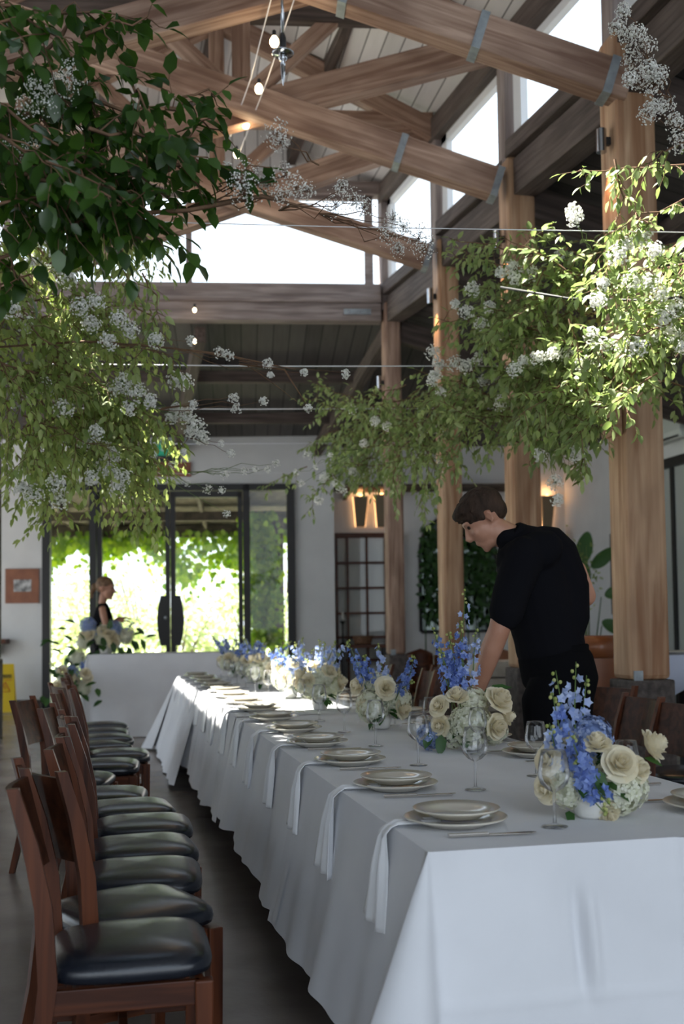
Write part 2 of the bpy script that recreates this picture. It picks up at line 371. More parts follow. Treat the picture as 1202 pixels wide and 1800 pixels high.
# corbel on column one
c1 = V((XR, YC[1], 0)); a = onX(1062,735,XR-.14); b = onX(1075,825,XR-.14)
cb = thing('timber_corbel', 'short tapered wedge of orange timber fixed to the thick pale column', 'corbel', (XR-.2,YC[1],2.75))
zt, zb = 3.02+.0, 2.43
yy0, yy1 = YC[1]-.11, YC[1]+.09
MB().hexa([(XR-.19,yy0,zb),(XR-.144,yy0,zb),(XR-.144,yy1,zb),(XR-.19,yy1,zb)], [(XR-.27,yy0,zb+.45),(XR-.144,yy0,zb+.45),(XR-.144,yy1,zb+.45),(XR-.27,yy1,zb+.45)]).build('wedge', M_col, cb, smooth=False, bevel=.006)
MB().box((XR-.28,yy0,zb+.45),(XR-.144,yy1,zb+.56)).build('cap', M_beamd, cb, smooth=False, bevel=.006)
# left column row
for i in (3,4):
    p = cross(YC[i], XL, 0)
    p.x -= .55 if i == 3 else .14
    t = thing('timber_column', ['','','','dark timber column of the left row, before the end wall','dark timber column at the left edge by the white pier'][i], 'column', (p.x,p.y,0))
    beam('post', (p.x,p.y,.9), (p.x,p.y,5.06), .22, .22, M_beamd if i == 4 else M_col, t, up=(1,0,0), bevel=.02)
    MB().box((p.x-.125,p.y-.125,0),(p.x+.125,p.y+.125,.9)).build('plinth', M_plinth, t, smooth=False, bevel=.012)

# ---- sill beams and clerestory of the right side
ztops = [(5.02,5.10),(5.04,5.20),(5.08,5.24),(5.10,5.28)]
for i in range(4):
    y0, y1 = YC[i]+.02, YC[i+1]-.06
    za, zb_ = ztops[i]
    nm = ['nearest','second','third','farthest'][i]
    t = thing('sill_beam', 'dark double timber sill beam under the '+nm+' right clerestory window', 'beam', (XR,(y0+y1)/2,4.9))
    beam('upper_timber', (XR-.02,y0,za-.07), (XR-.02,y1,zb_-.07), .20, .14, M_beamd, t)
    beam('lower_timber', (XR+.03,y0,za-.31), (XR+.03,y1,zb_-.31), .20, .30, M_beamd, t)
    # window: frame and pane
    def ztp(y): return 5.84+(y-7.23)*(6.31-5.84)/(12.49-7.23)
    w = MB(); X = XR-.02; z0a, z0b, z1a, z1b = za, zb_, ztp(y0), ztp(y1)
    def fr(ya, yb, a0, a1, b0, b1): w.hexa([(X-.03,ya,a0),(X+.03,ya,a0),(X+.03,yb,b0),(X-.03,yb,b0)], [(X-.03,ya,a1),(X+.03,ya,a1),(X+.03,yb,b1),(X-.03,yb,b1)])
    def L_(a,b,y): return a+(b-a)*(y-y0)/(y1-y0)
    for (ya,yb) in ((y0+.10,y0+.19),(y1-.20,y1-.04)): fr(ya,yb,L_(z0a,z0b,ya),L_(z1a,z1b,ya),L_(z0a,z0b,yb),L_(z1a,z1b,yb))
    fr(y0+.1,y1-.04,z1a-.10,z1a,z1b-.10,z1b); fr(y0+.1,y1-.04,z0a,z0a+.03,z0b,z0b+.03)
    fo = w.build('window_%d'%(i+1), M_frame, smooth=False); struct(fo)
    g = MB(); g.add([(X+.01,y0+.15,z0a+.02),(X+.01,y1-.1,z0b+.02),(X+.01,y1-.1,z1b-.08),(X+.01,y0+.15,z1a-.08)],[(0,1,2,3)]); g.build('pane', M_pane, fo, smooth=False)
for i in range(5):
    # posts between the windows above the columns
    y = YC[i]; z0 = 5.06; z1 = 5.84+(y-7.23)*.0893
    t = beam('clerestory_post', (XR-.03,y+.02,z0-.1), (XR-.03,y+.02,z1+.02), .17, .17, M_beamg, None, up=(1,0,0)); tag(t, 'upright grey timber post between clerestory windows, '+['off the near end','nearest in view','above the column behind the man','above the third column','at the far corner'][i], 'post')
t = beam('wall_plate', (XR-.03,YC[0],5.66), (XR-.03,YC[4],6.38), .22, .22, M_beamd, None); tag(t, 'long dark timber plate running above the right clerestory windows', 'beam')
# left side clerestory: unseen boarding, its glazed gaps shaped to place the sun patches
LZ0, LZ1 = 5.0, 6.35
def YL(i): return cross(YC[i], XL, 0).y
wlft = MB(); GY0, GY1 = 7.15, 9.3
wlft.box((XL-.12,-5.0,4.0),(XL,13.1,4.34))
for y in [-5.0+1.93*k for k in range(10)]:
    if not GY0 < y+.05 < GY1: wlft.box((XL-.12,y,4.34),(XL,y+.14,6.5))
for (ya_, yb_, za_, zb2_) in ((-5.0,5.55,4.3,6.3),(5.5,6.65,4.3,4.72),(5.5,6.65,5.12,6.3),(6.6,GY0,4.3,6.3)): wlft.box((XL-.10,ya_,za_),(XL-.02,yb_,zb2_))
wlft.box((XL-.12,GY0-.12,4.34),(XL,GY0,6.5)); wlft.box((XL-.12,GY1,4.34),(XL,GY1+.12,6.5)); wlft.box((XL-.12,-5.0,6.30),(XL,13.1,6.5))
fo = wlft.build('window_5', M_beamd, smooth=False); struct(fo)
MB().add([(XL-.06,-5,4.34),(XL-.06,13.1,4.34),(XL-.06,13.1,6.3),(XL-.06,-5,6.3)],[(0,1,2,3)]).build('pane', M_pane, fo, smooth=False)

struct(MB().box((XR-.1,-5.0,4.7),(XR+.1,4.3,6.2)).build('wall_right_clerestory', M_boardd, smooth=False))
# ---- roof of the nave, two slopes, boards running lengthwise
RZ = 7.42
def slab(name, A, B, C_, D, th, m):
    """quad A B C D (A-B is the board axis) extruded upward; local X runs across the boards"""
    A,B,C_,D = map(V,(A,B,C_,D)); x = (D-A).normalized(); n = (B-A).cross(D-A).normalized()
    if n.z < 0: n = -n
    y = n.cross(x); W = Matrix((x,y,n)).transposed().to_4x4(); W.translation = A
    inv = W.inverted(); q = [inv @ p for p in (A,B,C_,D)]; b = MB(); b.hexa(q, [p+V((0,0,th)) for p in q])
    o = b.build(name, m, smooth=False); o.matrix_basis = W; MW[o.name] = W; struct(o); return o
ya, yb = -5.0, 13.0
def zpl(y): return 5.84+(y-7.23)*.0893+.12
slab('ceiling_nave_right', (XR+.12,ya,zpl(ya)-.05),(XR+.12,yb-.6,zpl(yb)-.05),(XM,yb,RZ+.12),(XM,ya,RZ-.0), .06, M_boardn)
def rl(X, y): f = (X-(XL-.02))/(XM-XL+.02); return (X, y, 6.42+(RZ+.05-6.42)*f)
SKY = (.05,.80,4.9,6.0)          # added skylight, out of view, letting sun onto the right-hand branches
slab('ceiling_nave_left', rl(XL-.02,-5), rl(XL-.02,SKY[2]), rl(XM,SKY[2]), rl(XM,-5), .06, M_boardn)
slab('ceiling_nave_left', rl(XL-.02,SKY[3]), rl(XL-.02,yb), rl(XM,yb), rl(XM,SKY[3]), .06, M_boardn)
slab('ceiling_nave_left', rl(XL-.02,SKY[2]), rl(XL-.02,SKY[3]), rl(SKY[0],SKY[3]), rl(SKY[0],SKY[2]), .06, M_boardn)
slab('ceiling_nave_left', rl(SKY[1],SKY[2]), rl(SKY[1],SKY[3]), rl(XM,SKY[3]), rl(XM,SKY[2]), .06, M_boardn)
sk_ = MB(); sk_.add([rl(SKY[0],SKY[2]),rl(SKY[0],SKY[3]),rl(SKY[1],SKY[3]),rl(SKY[1],SKY[2])],[(0,1,2,3)]); struct(sk_.build('window_7', M_pane, smooth=False))
for k, (ea, eb, dz, w_) in enumerate(((-5.0,5.5,0,.75),(5.5,6.7,-.22,.50),(6.7,GY0,0,.75),(GY1,13.0,0,.75))): struct(MB().hexa([(XL-w_,ea,6.08+dz),(XL,ea,6.42),(XL,eb,6.42),(XL-w_,eb,6.08+dz)],[(XL-w_,ea,6.14+dz),(XL,ea,6.48),(XL,eb,6.48),(XL-w_,eb,6.14+dz)]).build('ceiling_sunblock_eave_%d'%(k+1), M_boardd, smooth=False))  # unseen eaves added to block the sun on either side of the gap
# aisle roofs
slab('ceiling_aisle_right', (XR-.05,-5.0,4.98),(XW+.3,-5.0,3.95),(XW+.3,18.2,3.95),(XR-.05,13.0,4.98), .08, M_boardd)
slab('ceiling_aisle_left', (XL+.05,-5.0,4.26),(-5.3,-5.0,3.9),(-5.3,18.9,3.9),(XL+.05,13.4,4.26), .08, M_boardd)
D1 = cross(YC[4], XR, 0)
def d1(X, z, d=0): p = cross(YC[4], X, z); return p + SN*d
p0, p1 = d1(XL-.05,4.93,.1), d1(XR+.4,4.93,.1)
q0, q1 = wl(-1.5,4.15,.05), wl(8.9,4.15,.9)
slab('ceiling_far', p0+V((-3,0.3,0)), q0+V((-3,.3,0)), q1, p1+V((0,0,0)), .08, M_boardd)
# rafters under the right aisle and far aisle
k = 0
for y in (YC[1],YC[2],YC[3],YC[4]):
    t = beam('aisle_rafter', (XR+.1,y,4.72), (XW-.02,y+.1,3.80), .14, .26, M_beamd, None); tag(t, 'dark rafter of the right aisle roof meeting the '+['thick pale column','column behind the man','third column','greyer far column'][k], 'rafter'); k += 1
for k, X in enumerate((-1.1,1.1,3.3)):
    a, b = d1(X,4.70,.1), V((X*1.15, 0, 0)); s = (V((X,0,0))-WP).x/SK.x; b = wl(s,4.0,-.03)
    if k: t = beam('far_rafter', a, b, .13, .2, M_beamd, None); tag(t, ['','dark rafter of the far lean-to roof above the glass doors','dark rafter of the far lean-to roof near the greyer column'][k], 'rafter')
for k, f in enumerate((.35,.7)):
    a = d1(XL,4.80,.1).lerp(wl(0,4.05,0), f); b = d1(XR,4.80,.1).lerp(wl(4.6,4.05,0), f)
    t = beam('purlin', a, b, .10, .16, M_beamd, None); tag(t, ['dark cross purlin of the far lean-to roof, the nearer one','dark cross purlin of the far lean-to roof, the one by the end wall'][k], 'purlin')
for k, f in enumerate((.3,.6)):
    X = XR + (XW-XR)*f; z = 4.86-(4.86-3.9)*f
    t = beam('purlin', (X,5.0,z-.06), (X,15.8,z-.06), .09, .14, M_beamd, None); tag(t, ['dark lengthwise purlin of the right aisle roof, the inner one','dark lengthwise purlin of the right aisle roof, the outer one'][k], 'purlin')

# ---- scissor trusses
def plate_z(y): return 5.84+(y-7.23)*.0893+.0
tn = {1:'nearest timber scissor truss high above the long table',2:'second timber scissor truss, its chords crossing behind the hanging bulbs',3:'third timber scissor truss in front of the far clerestory'}
for i in (1,2,3):
    yc = YC[i]; c = cross(yc, XM, 5.4)
    t = thing('scissor_truss', tn[i], 'truss', c)
    n_ = SN
    def chord(name, P, Q, h, m, off=0, w=.14): return beam(name, V(P)+SN*off, V(Q)+SN*off, w, h, m, t)
    if i == 1: A, B = onpl(1120,176,V((XR,yc,0)),SN), onpl(600,-1,V((XR,yc,0)),SN)
    if i == 2: A, B = onpl(885,340,V((XR,yc,0)),SN), onpl(300,143,V((XR,yc,0)),SN)
    if i == 3: A, B = onpl(764,464,V((XR,yc,0)),SN), onpl(430,356,V((XR,yc,0)),SN)
    d = (B-A)/(B-A).x; P = A + d*(XL+.05-A.x)
    h = .24 if i != 3 else .23
    cr_ = chord('bottom_chord', A - d*.10, P, h, M_beam, -.10, .16)
    if i == 1: A2, B2 = onpl(0,95,V((XR,yc,0)),SN), onpl(400,-12,V((XR,yc,0)),SN)
    if i == 2: A2, B2 = onpl(462,178,V((XR,yc,0)),SN), onpl(700,116,V((XR,yc,0)),SN)
    if i == 3: A2, B2 = onpl(560,298,V((XR,yc,0)),SN), onpl(750,232,V((XR,yc,0)),SN)
    d2 = (B2-A2)/(B2-A2).x; Pl = A2 + d2*(XL+.05-A2.x); Pr = A2 + d2*(XR-.05-A2.x)
    chord('bottom_chord', Pl, Pr, h, M_beam, .10, .16)
    zp = plate_z(yc)+.06
    rp = cross(yc, XM, RZ-.14)
    chord('rafter', cross(yc,XR-.05,zp), rp, .20, M_beam, 0, .13); chord('rafter', cross(yc,XL+.05,6.15), rp, .20, M_beam, 0, .13)
    chord('king_post', cross(yc,XM,5.4), cross(yc,XM,RZ-.1), .16, M_beam, 0, .14) if False else beam('king_post', cross(yc,XM,5.45), cross(yc,XM,RZ-.14), .15, .15, M_beam, t, up=SK)
    if i != 1: chord('collar_tie', cross(yc,XL+.1,6.28), cross(yc,XR-.1,6.28), .18, M_beamd if i==2 else M_beam, 0, .10)
    for sg in (-1,1):
        chord('web_strut', cross(yc,XM+sg*.1,5.62), cross(yc,XM+sg*1.25,6.72), .13, M_beam, .02, .09)
    # steel straps
    fr_ = {1:(.05,.235,.42,.60),2:(.02,.20),3:(.02,)}[i]
    for f in fr_:
        c0 = A.lerp(P, f) + SN*-.10
        x = (P-A).normalized(); z = V((0,0,1)); z = (z - x*x.dot(z)).normalized(); y = z.cross(x)
        W = Matrix((x,y,z)).transposed().to_4x4(); W.translation = c0
        st = MB().box((-.028,-.09,-h/2-.006),(.028,.09,h/2+.006), W).build('steel_strap', M_steel, t, smooth=False)
        MB().box((-.018,-.115,-.018),(.018,-.088,.018), W).build('bolt', M_bolt, st, smooth=False)
# purlins and ridge
for k, (X, z) in enumerate(((XM,RZ-.12),(2.2,6.80),(0,6.85))):
    t = beam('ridge_beam' if k == 0 else 'roof_purlin', (X,6.0,z), (X,12.75,z+.06), .10, .18, M_beamd, None); tag(t, ['dark ridge beam along the peak of the hall roof','dark purlin under the right slope of the hall roof','dark purlin under the left slope of the hall roof'][k], 'beam')

# ---- far end of the nave: sill beam, clerestory, gable boards
t = thing('sill_beam', 'weathered grey timber beam below the wide far clerestory window', 'beam', d1(XM,4.9))
beam('upper_timber', d1(XL,5.175), d1(XR-.12,5.175), .24, .17, M_beamg, t)
beam('middle_batten', d1(XL,5.065,-.03), d1(XR-.12,5.065,-.03), .22, .06, M_beamg, t)
beam('lower_timber', d1(XL,4.935,.0), d1(XR-.12,4.935,.0), .18, .22, M_beamg, t)
pa, pb = onpl(604,548,d1(XM,0,-.1),SN), onpl(652,548,d1(XM,0,-.1),SN)
beam('steel_plate', pa, pb, .02, .065, M_steel, t, bevel=0)
for f in (.2,.6): pp = pa.lerp(pb,f); MB().ball(pp-SN*.012,.012,8,5).build('bolt', M_chrome, t)
w = MB(); 
def wf(X0,X1,z0,z1,dd=.03):
    w.hexa([d1(X0,z0,-dd),d1(X1,z0,-dd),d1(X1,z0,dd),d1(X0,z0,dd)],[d1(X0,z1,-dd),d1(X1,z1,-dd),d1(X1,z1,dd),d1(X0,z1,dd)])
mx_ = onpl(332,450,d1(XM,0),SN).x
wf(XL,XR-.2,5.26,5.285); wf(XL,XR-.2,6.30,6.36); wf(mx_-.035,mx_+.035,5.28,6.3); wf(XR-.30,XR-.2,5.26,6.36); wf(XL,XL+.08,5.26,6.36)
fo = w.build('window_6', M_beamg, smooth=False); struct(fo)
MB().add([d1(XL,5.27),d1(XR-.2,5.27),d1(XR-.2,6.33),d1(XL,6.33)],[(0,1,2,3)]).build('pane', M_pane, fo, smooth=False)
beam('wall_plate', d1(XL,6.43), d1(XR,6.43), .18, .16, M_beamg, None); tag(bpy.data.objects['wall_plate.001'], 'horizontal grey timber plate above the far clerestory window', 'beam')
g = MB(); g.add([d1(XL-.2,6.45,.1),d1(XR+.2,6.45,.1),d1(XM,RZ+.1,.1),d1(XL-.2,6.45,.16),d1(XR+.2,6.45,.16),d1(XM,RZ+.1,.16)],[(0,1,2),(5,4,3),(0,3,4,1),(1,4,5,2),(2,5,3,0)])
struct(g.build('wall_gable', M_boardn, smooth=False))
g = MB(); g.hexa([d1(XR+.12,4.85,.05),d1(XW+.2,4.2,.05),d1(XW+.2,4.2,.1),d1(XR+.12,4.85,.1)],[d1(XR+.12,5.1,.05),d1(XW+.2,4.4,.05),d1(XW+.2,4.4,.1),d1(XR+.12,5.1,.1)])

# ---- glass doors in the end wall
DT = 3.47
def dbox(mb, s0, s1, z0, z1, d0=-.06, d1_=.08): wallpiece(mb, s0, s1, z0, z1, d0, d1_)
sx_ = lambda x: s_at(x)
fm = MB(); xs = [(75,90),(157,180),(290,302),(298,309),(420,440),(500,519)]
dbox(fm, sx_(75), sx_(89), 0, DT); dbox(fm, sx_(505), sx_(519), 0, DT); dbox(fm, S0, S1, DT-.10, DT)
dbox(fm, sx_(158), sx_(170), 0, DT); dbox(fm, sx_(428), sx_(440), 0, DT); dbox(fm, S0, S1, -.0, .06)
dfrm = fm.build('door_1', M_black, smooth=False, bevel=0); struct(dfrm)
for (a, b, nm) in ((89,158,'side_light'),(440,505,'side_light')):
    pn = MB(); pn.add([wl(sx_(a),.05,.02), wl(sx_(b),.05,.02), wl(sx_(b),DT-.08,.02), wl(sx_(a),DT-.08,.02)], [(0,1,2,3)]); pn.build(nm, M_paned, dfrm, smooth=False)
for (a, b) in ((171,299),(300,427)):
    lf = MB(); 
    dbox(lf, sx_(a), sx_(a+9), .05, DT-.11, -.03, .03); dbox(lf, sx_(b-8), sx_(b), .05, DT-.11, -.03, .03)
    dbox(lf, sx_(a), sx_(b), DT-.21, DT-.11, -.03, .03); dbox(lf, sx_(a), sx_(b), .05, .25, -.03, .03)
    l_ = lf.build('door_leaf', M_black, dfrm, smooth=False)
    MB().add([wl(sx_(a+5),.2,0), wl(sx_(b-5),.2,0), wl(sx_(b-5),DT-.15,0), wl(sx_(a+5),DT-.15,0)], [(0,1,2,3)]).build('pane', M_paned, l_, smooth=False)
    h0, h1 = (276,299) if a == 171 else (301,324)
    zt_, zb2 = onpl(300,1047,WP,SN).z, onpl(300,1135,WP,SN).z
    hm = MB(); s0, s1 = sx_(h0), sx_(h1); zs = [zb2, zb2+.18, (zb2+zt_)/2, zt_-.18, zt_]
    out = 1 if a == 171 else -1
    for k in range(4):   # plate with a bowed outer edge
        e0 = .06*math.sin(math.pi*k/4); e1 = .06*math.sin(math.pi*(k+1)/4)
        if out == 1: hm.hexa([wl(s0+.06-e0,zs[k],-.09),wl(s1,zs[k],-.09),wl(s1,zs[k],-.03),wl(s0+.06-e0,zs[k],-.03)],[wl(s0+.06-e1,zs[k+1],-.09),wl(s1,zs[k+1],-.09),wl(s1,zs[k+1],-.03),wl(s0+.06-e1,zs[k+1],-.03)])
        else: hm.hexa([wl(s0,zs[k],-.09),wl(s1-.06+e0,zs[k],-.09),wl(s1-.06+e0,zs[k],-.03),wl(s0,zs[k],-.03)],[wl(s0,zs[k+1],-.09),wl(s1-.06+e1,zs[k+1],-.09),wl(s1-.06+e1,zs[k+1],-.03),wl(s0,zs[k+1],-.03)])
    hp = hm.build('push_plate', M_black, l_, smooth=False)
    if a == 171: MB().ball(wl(sx_(292),1.37,-.10), .03, 10, 6).build('lock', M_steel, hp)
# right wall door
dy0 = onX(1202,1000,XW).y; dy1 = onX(1166,1000,XW).y
r = MB(); r.box((XW-.06,dy0-1.2,0),(XW+.02,dy1,3.35)); 
fm = MB(); fm.box((XW-.08,dy1-.10,0),(XW,dy1,3.4)); fm.box((XW-.12,dy0-2,3.3),(XW,dy1+.06,3.42)); fm.box((XW-.08,dy0-1.6,0),(XW,dy0-1.5,3.4)); fm.box((XW-.06,dy1-.42,0),(XW,dy1-.34,3.3))
d2o = fm.build('door_2', M_black, smooth=False); struct(d2o)
MB().add([(XW-.03,dy0-1.5,0),(XW-.03,dy1,0),(XW-.03,dy1,3.3),(XW-.03,dy0-1.5,3.3)],[(0,1,2,3)]).build('pane', mat('pale_curtained_glass',(.45,.48,.46),.3), d2o, smooth=False)
MB().box((XW-.11,dy1+.02,0),(XW-.08,dy1+.10,3.3)).build('jamb', M_chairw, d2o, smooth=False)

# ---- outside: ground, hedge of bushes, vine curtain over the doors, pergola beam and post
og = MB().box((-30,17.9,-.25),(35,60,-.05)).build('ground_garden', M_grass, smooth=False); struct(og)
def leaf_verts(p, d, n, L, w, curl=.15):
    """bent pointed leaf: base p, direction d, face normal n"""
    d = d.normalized(); s = d.cross(n)
    if s.length < 1e-5: s = d.orthogonal()
    s.normalize(); n = s.cross(d)
    P = lambda a, b, c: p + d*(L*a) + s*(w*b) + n*(L*c)
    vs = [P(0,0,0), P(.3,.42,-curl*.2+.07), P(.32,0,-curl*.2), P(.3,-.42,-curl*.2+.07), P(.68,.36,-curl*.6+.05), P(.7,0,-curl*.65), P(.68,-.36,-curl*.6+.05), P(1,0,-curl*1.3)]
    return vs, [(0,2,1),(0,3,2),(1,2,5,4),(2,3,6,5),(4,5,7),(5,6,7)]
def rv(s=1): return V((rnd.gauss(0,1),rnd.gauss(0,1),rnd.gauss(0,1))).normalized()*s
def leafcloud(c, r, n, L, flat=1):
    mb = MB()
    for _ in range(n):
        q = rv(); rr = rnd.random()**.4; p = V(c) + V((q.x*r[0],q.y*r[1],q.z*r[2]))*rr
        l = L*rnd.uniform(.7,1.3); a, b = leaf_verts(p, (q+rv(.7)+V((0,0,-.3))), rv()+V((0,0,1)), l, l*.7); mb.add(a, b)
    return mb
bushes = [(-2.5,24,.9,1.5),(-.3,26,1.1,1.8),(1.6,25,.9,1.5),(3.6,27,1.2,2.0),(6.0,25,1.0,1.6),(-5,27,1.4,2.2),(1.0,30,1.9,2.8),(5,31,2.0,3.0),(-2.6,31,2.0,3.0)]
bl = ['low pale green bush left of the glass doors beyond','pale green bush seen through the left door leaf','pale green bush seen behind the door handles','pale green bush seen through the right door leaf','bush beyond the right side light','large bush at the far left of the garden','tall pale tree crown behind the middle bushes','tall pale tree crown at the right of the garden','tall pale tree crown at the left of the garden']
for i, (x,y,rz_,h) in enumerate(bushes):
    t = thing('garden_bush', bl[i], 'bush', (x,y,-.05))
    leafcloud((x,y,h*.62), (rz_*1.25,.9,h*.62), 900, .16).build('foliage', M_bush, t)
    tr = MB()
    for k in range(5): a = rv(); tr.tube([(x+a.x*.1,y,-.06),(x+a.x*.4,y+a.y*.3,h*.5),(x+a.x*.8,y+a.y*.5,h*.95)], [.04,.03,.01], 6)
    tr.build('stems', M_trunk, t)
# pergola
pg = thing('pergola', 'dark timber pergola outside the glass doors', 'pergola', wl(2,0,2.6))
sp_ = (onpl(486,1000,WP+SN*1.6,SN)-WP-SN*1.6).dot(SK)
for k, (s, d) in enumerate(((sp_,1.6),(-1.6,3.0),(5.8,3.0))): 
    a = wl(s,-.05,d); b = wl(s,3.1,d); beam('post', a, b, .22, .22, M_trunk, pg, up=(1,0,0))
beam('rail', wl(-3,2.98,3.0), wl(8,2.98,3.0), .12, .22, M_trunk, pg); beam('rail', wl(-3,3.12,1.6), wl(8,3.12,1.6), .12, .16, M_trunk, pg)
for k in range(14): beam('slat', wl(-3+k*.8,3.38,.3), wl(-3+k*.8,2.98,3.6), .06, .12, M_trunk, pg)
MB().hexa([wl(-3,3.46,.26),wl(8,3.46,.26),wl(8,3.05,3.4),wl(-3,3.05,3.4)],[wl(-3,3.5,.26),wl(8,3.5,.26),wl(8,3.09,3.4),wl(-3,3.09,3.4)]).build('roof_sheet', M_trunk, pg, smooth=False)
vn = MB()
for _ in range(2800):
    s = rnd.uniform(-2.0,6.5); edge = 2.42 + .28*math.sin(s*1.9)+.18*math.sin(s*4.7+1)
    z = edge + (3.0-edge)*rnd.random()**1.1
    if rnd.random() < .04: z = edge - rnd.random()*.35
    p = wl(s, z, 3.0+rnd.gauss(0,.18)); L = rnd.uniform(.08,.15)
    a, b = leaf_verts(p, V((rnd.gauss(0,.6),rnd.gauss(0,.4),-1)), -SN+rv(.6), L, L*.95); vn.add(a, b)
tag(vn.build('climbing_vine', M_vine), 'bright green climbing vine hanging from the pergola outside the doors', 'vine')
vn = MB()
for _ in range(1500):
    s = sp_-.22+rnd.gauss(0,.13); z = rnd.uniform(.9,3.2); p = wl(s, z, 1.45+rnd.gauss(0,.06)); L = rnd.uniform(.08,.14)
    a, b = leaf_verts(p, V((rnd.gauss(0,.6),rnd.gauss(0,.4),-1)), -SN+rv(.6), L, L*.95); vn.add(a, b)
tag(vn.build('climbing_vine', M_vine), 'narrow vine climbing the dark post behind the right side light', 'vine')
# ================================================================== the long table and its settings
TX0, TX1, TY0, TY1, TZ = .72, 1.75, 2.37, 11.05, .742
tb = thing('banquet_table', 'long banquet table hidden under white linen cloths, its legs in shadow', 'table', ((TX0+TX1)/2,(TY0+TY1)/2,0))
ny = 5
for k in range(ny):
    ya = TY0+.02+(TY1-TY0-.04)*k/ny; yb_ = TY0+.02+(TY1-TY0-.04)*(k+1)/ny-.01
    MB().box((TX0+.02,ya,TZ-.045),(TX1-.02,yb_,TZ-.008)).build('tabletop', M_chairw, tb, smooth=False, bevel=.004)
    for (lx, ly) in ((TX0+.16,ya+.2),(TX1-.16,ya+.2),(TX0+.16,yb_-.2),(TX1-.16,yb_-.2)):
        l = MB(); l.box((lx-.035,ly-.035,.0),(lx+.035,ly+.035,TZ-.045)); l.build('leg', M_chaird, tb, smooth=False, bevel=.004)
def tcloth(y0, y1, hem, lift, name_label, front=False, back=False, seed=0, hfl=.10):
    """linen sheet over the table: flat top, two hanging sides and, at the table's ends, a hanging end"""
    x0, x1 = TX0-.004-lift, TX1+.004+lift; z = TZ+lift
    drop = z-hem; rr = random.Random(seed)
    ph = [rr.uniform(0,6.28) for _ in range(6)]
    mb = MB()
    # perimeter as an open or closed path: (point, outward normal)
    path = []
    NY = int((y1-y0)/.03); NX = 110 if front else 36
    for i in range(NY+1): path.append((V((x0, y1-(y1-y0)*i/NY, z)), V((-1,0,0)), 0))
    if front:
        for i in range(7): a = math.pi/2*i/6; path.append((V((x0, y0, z)), V((-math.cos(a),-math.sin(a),0)), 1))
        for i in range(1,NX+1): path.append((V((x0+(x1-x0)*i/NX, y0, z)), V((0,-1,0)), 0))
        for i in range(7): a = math.pi/2*i/6; path.append((V((x1, y0, z)), V((math.sin(a),-math.cos(a),0)), 1))
    else: path.append(None)
    for i in range(NY+1): path.append((V((x1, y0+(y1-y0)*i/NY, z)), V((1,0,0)), 0))
    if back:
        for i in range(7): a = math.pi/2*i/6; path.append((V((x1, y1, z)), V((math.cos(a),math.sin(a),0)), 1))
        for i in range(1,NX+1): path.append((V((x1-(x1-x0)*i/NX, y1, z)), V((0,1,0)), 0))
        for i in range(7): a = math.pi/2*i/6; path.append((V((x0, y1, z)), V((-math.sin(a),math.cos(a),0)), 1))
    ND = 44 if front else 18
    seg = []; cur = []
    for q in path:
        if q is None: seg.append(cur); cur = []
        else: cur.append(q)
    seg.append(cur)
    for sg in seg:
        if len(sg) < 2: continue
        s = 0; vs = []; ss = []
        for k, (p, n, cflag) in enumerate(sg):
            if k: s += (p-sg[k-1][0]).length + (.02 if cflag else 0)
            ss.append(s)
        for j in range(ND+1):
            t = j/ND
            for k, (p, n, cflag) in enumerate(sg):
                s = ss[k]
                fold = .5*math.sin(s*7.3+ph[0]+.6*math.sin(s*2.1+ph[1])) + .35*math.sin(s*13.7+ph[2]) + .2*math.sin(s*27+ph[3])
                sharp = 1 if abs(n.x) > .01 else .45
                amp = .026*t**1.3*sharp
                o = .006*min(1,t*6) + amp*(fold+.6) + hfl*t*(.35 if n.y < -.5 else .35 if n.x > .5 else 1)
                if cflag:
                    aa = math.atan2(abs(n.x), abs(n.y)); o += .17*t*(math.sin(2*aa))**.8 + .02*t
                dz = drop*t
                hemv = 0
                if t > .5: hemv = (.018*math.sin(s*3.1+ph[4])+.010*math.sin(s*9+ph[5]))*(t-.5)*2
                q = p + n*o + V((0,0,-dz+hemv))
                if front and n.y < -.99:     # soft pressed creases and one long pucker on the near end
                    u = (p.x-x0)/(x1-x0)
                    q.y += -.007*math.exp(-((u-.60)/.010)**2) - .006*math.exp(-((t-.62)/.014)**2)
                    cx_ = .335+.03*(t-.3)
                    q.y += (.022*math.exp(-((u-cx_)/.013)**2) - .018*math.exp(-((u-cx_-.03)/.014)**2))*max(0,math.sin(min(1,max(0,(t-.12)/.55))*math.pi))
                if q.z < .012: q.z = .012
                vs.append(q)
        w = len(sg); fs = []
        for j in range(ND):
            for k in range(w-1): fs.append((j*w+k,(j+1)*w+k,(j+1)*w+k+1,j*w+k+1))
        mb.add(vs, fs)
    def top(u, v):
        p = V((x0+(x1-x0)*u, y0+(y1-y0)*v, z)); p.z += .0022*noise.noise(V((p.x*4,p.y*4,seed)))
        if u in (0,1) or (front and v == 0) or (back and v == 1): p.z = z
        return p
    mb.grid(top, 22, max(8,int((y1-y0)*10)))
    return tag(mb.build('tablecloth', M_cloth, smooth=True, loc=((x0+x1)/2,(y0+y1)/2,z)), name_label, 'tablecloth')
tcloth(TY0, 3.95, .20, .006, 'white linen cloth over the near end of the long table', front=True, seed=3)
tcloth(3.80, 6.25, .22, .002, 'second white linen cloth of the long table, slit open beside the third napkin', seed=5)
tcloth(6.05, 8.60, .16, .006, 'white linen cloth across the sunlit middle of the long table', seed=8)
tcloth(8.35, TY1, .02, .003, 'white linen cloth over the far end of the long table, reaching the floor', back=True, seed=12, hfl=.20)

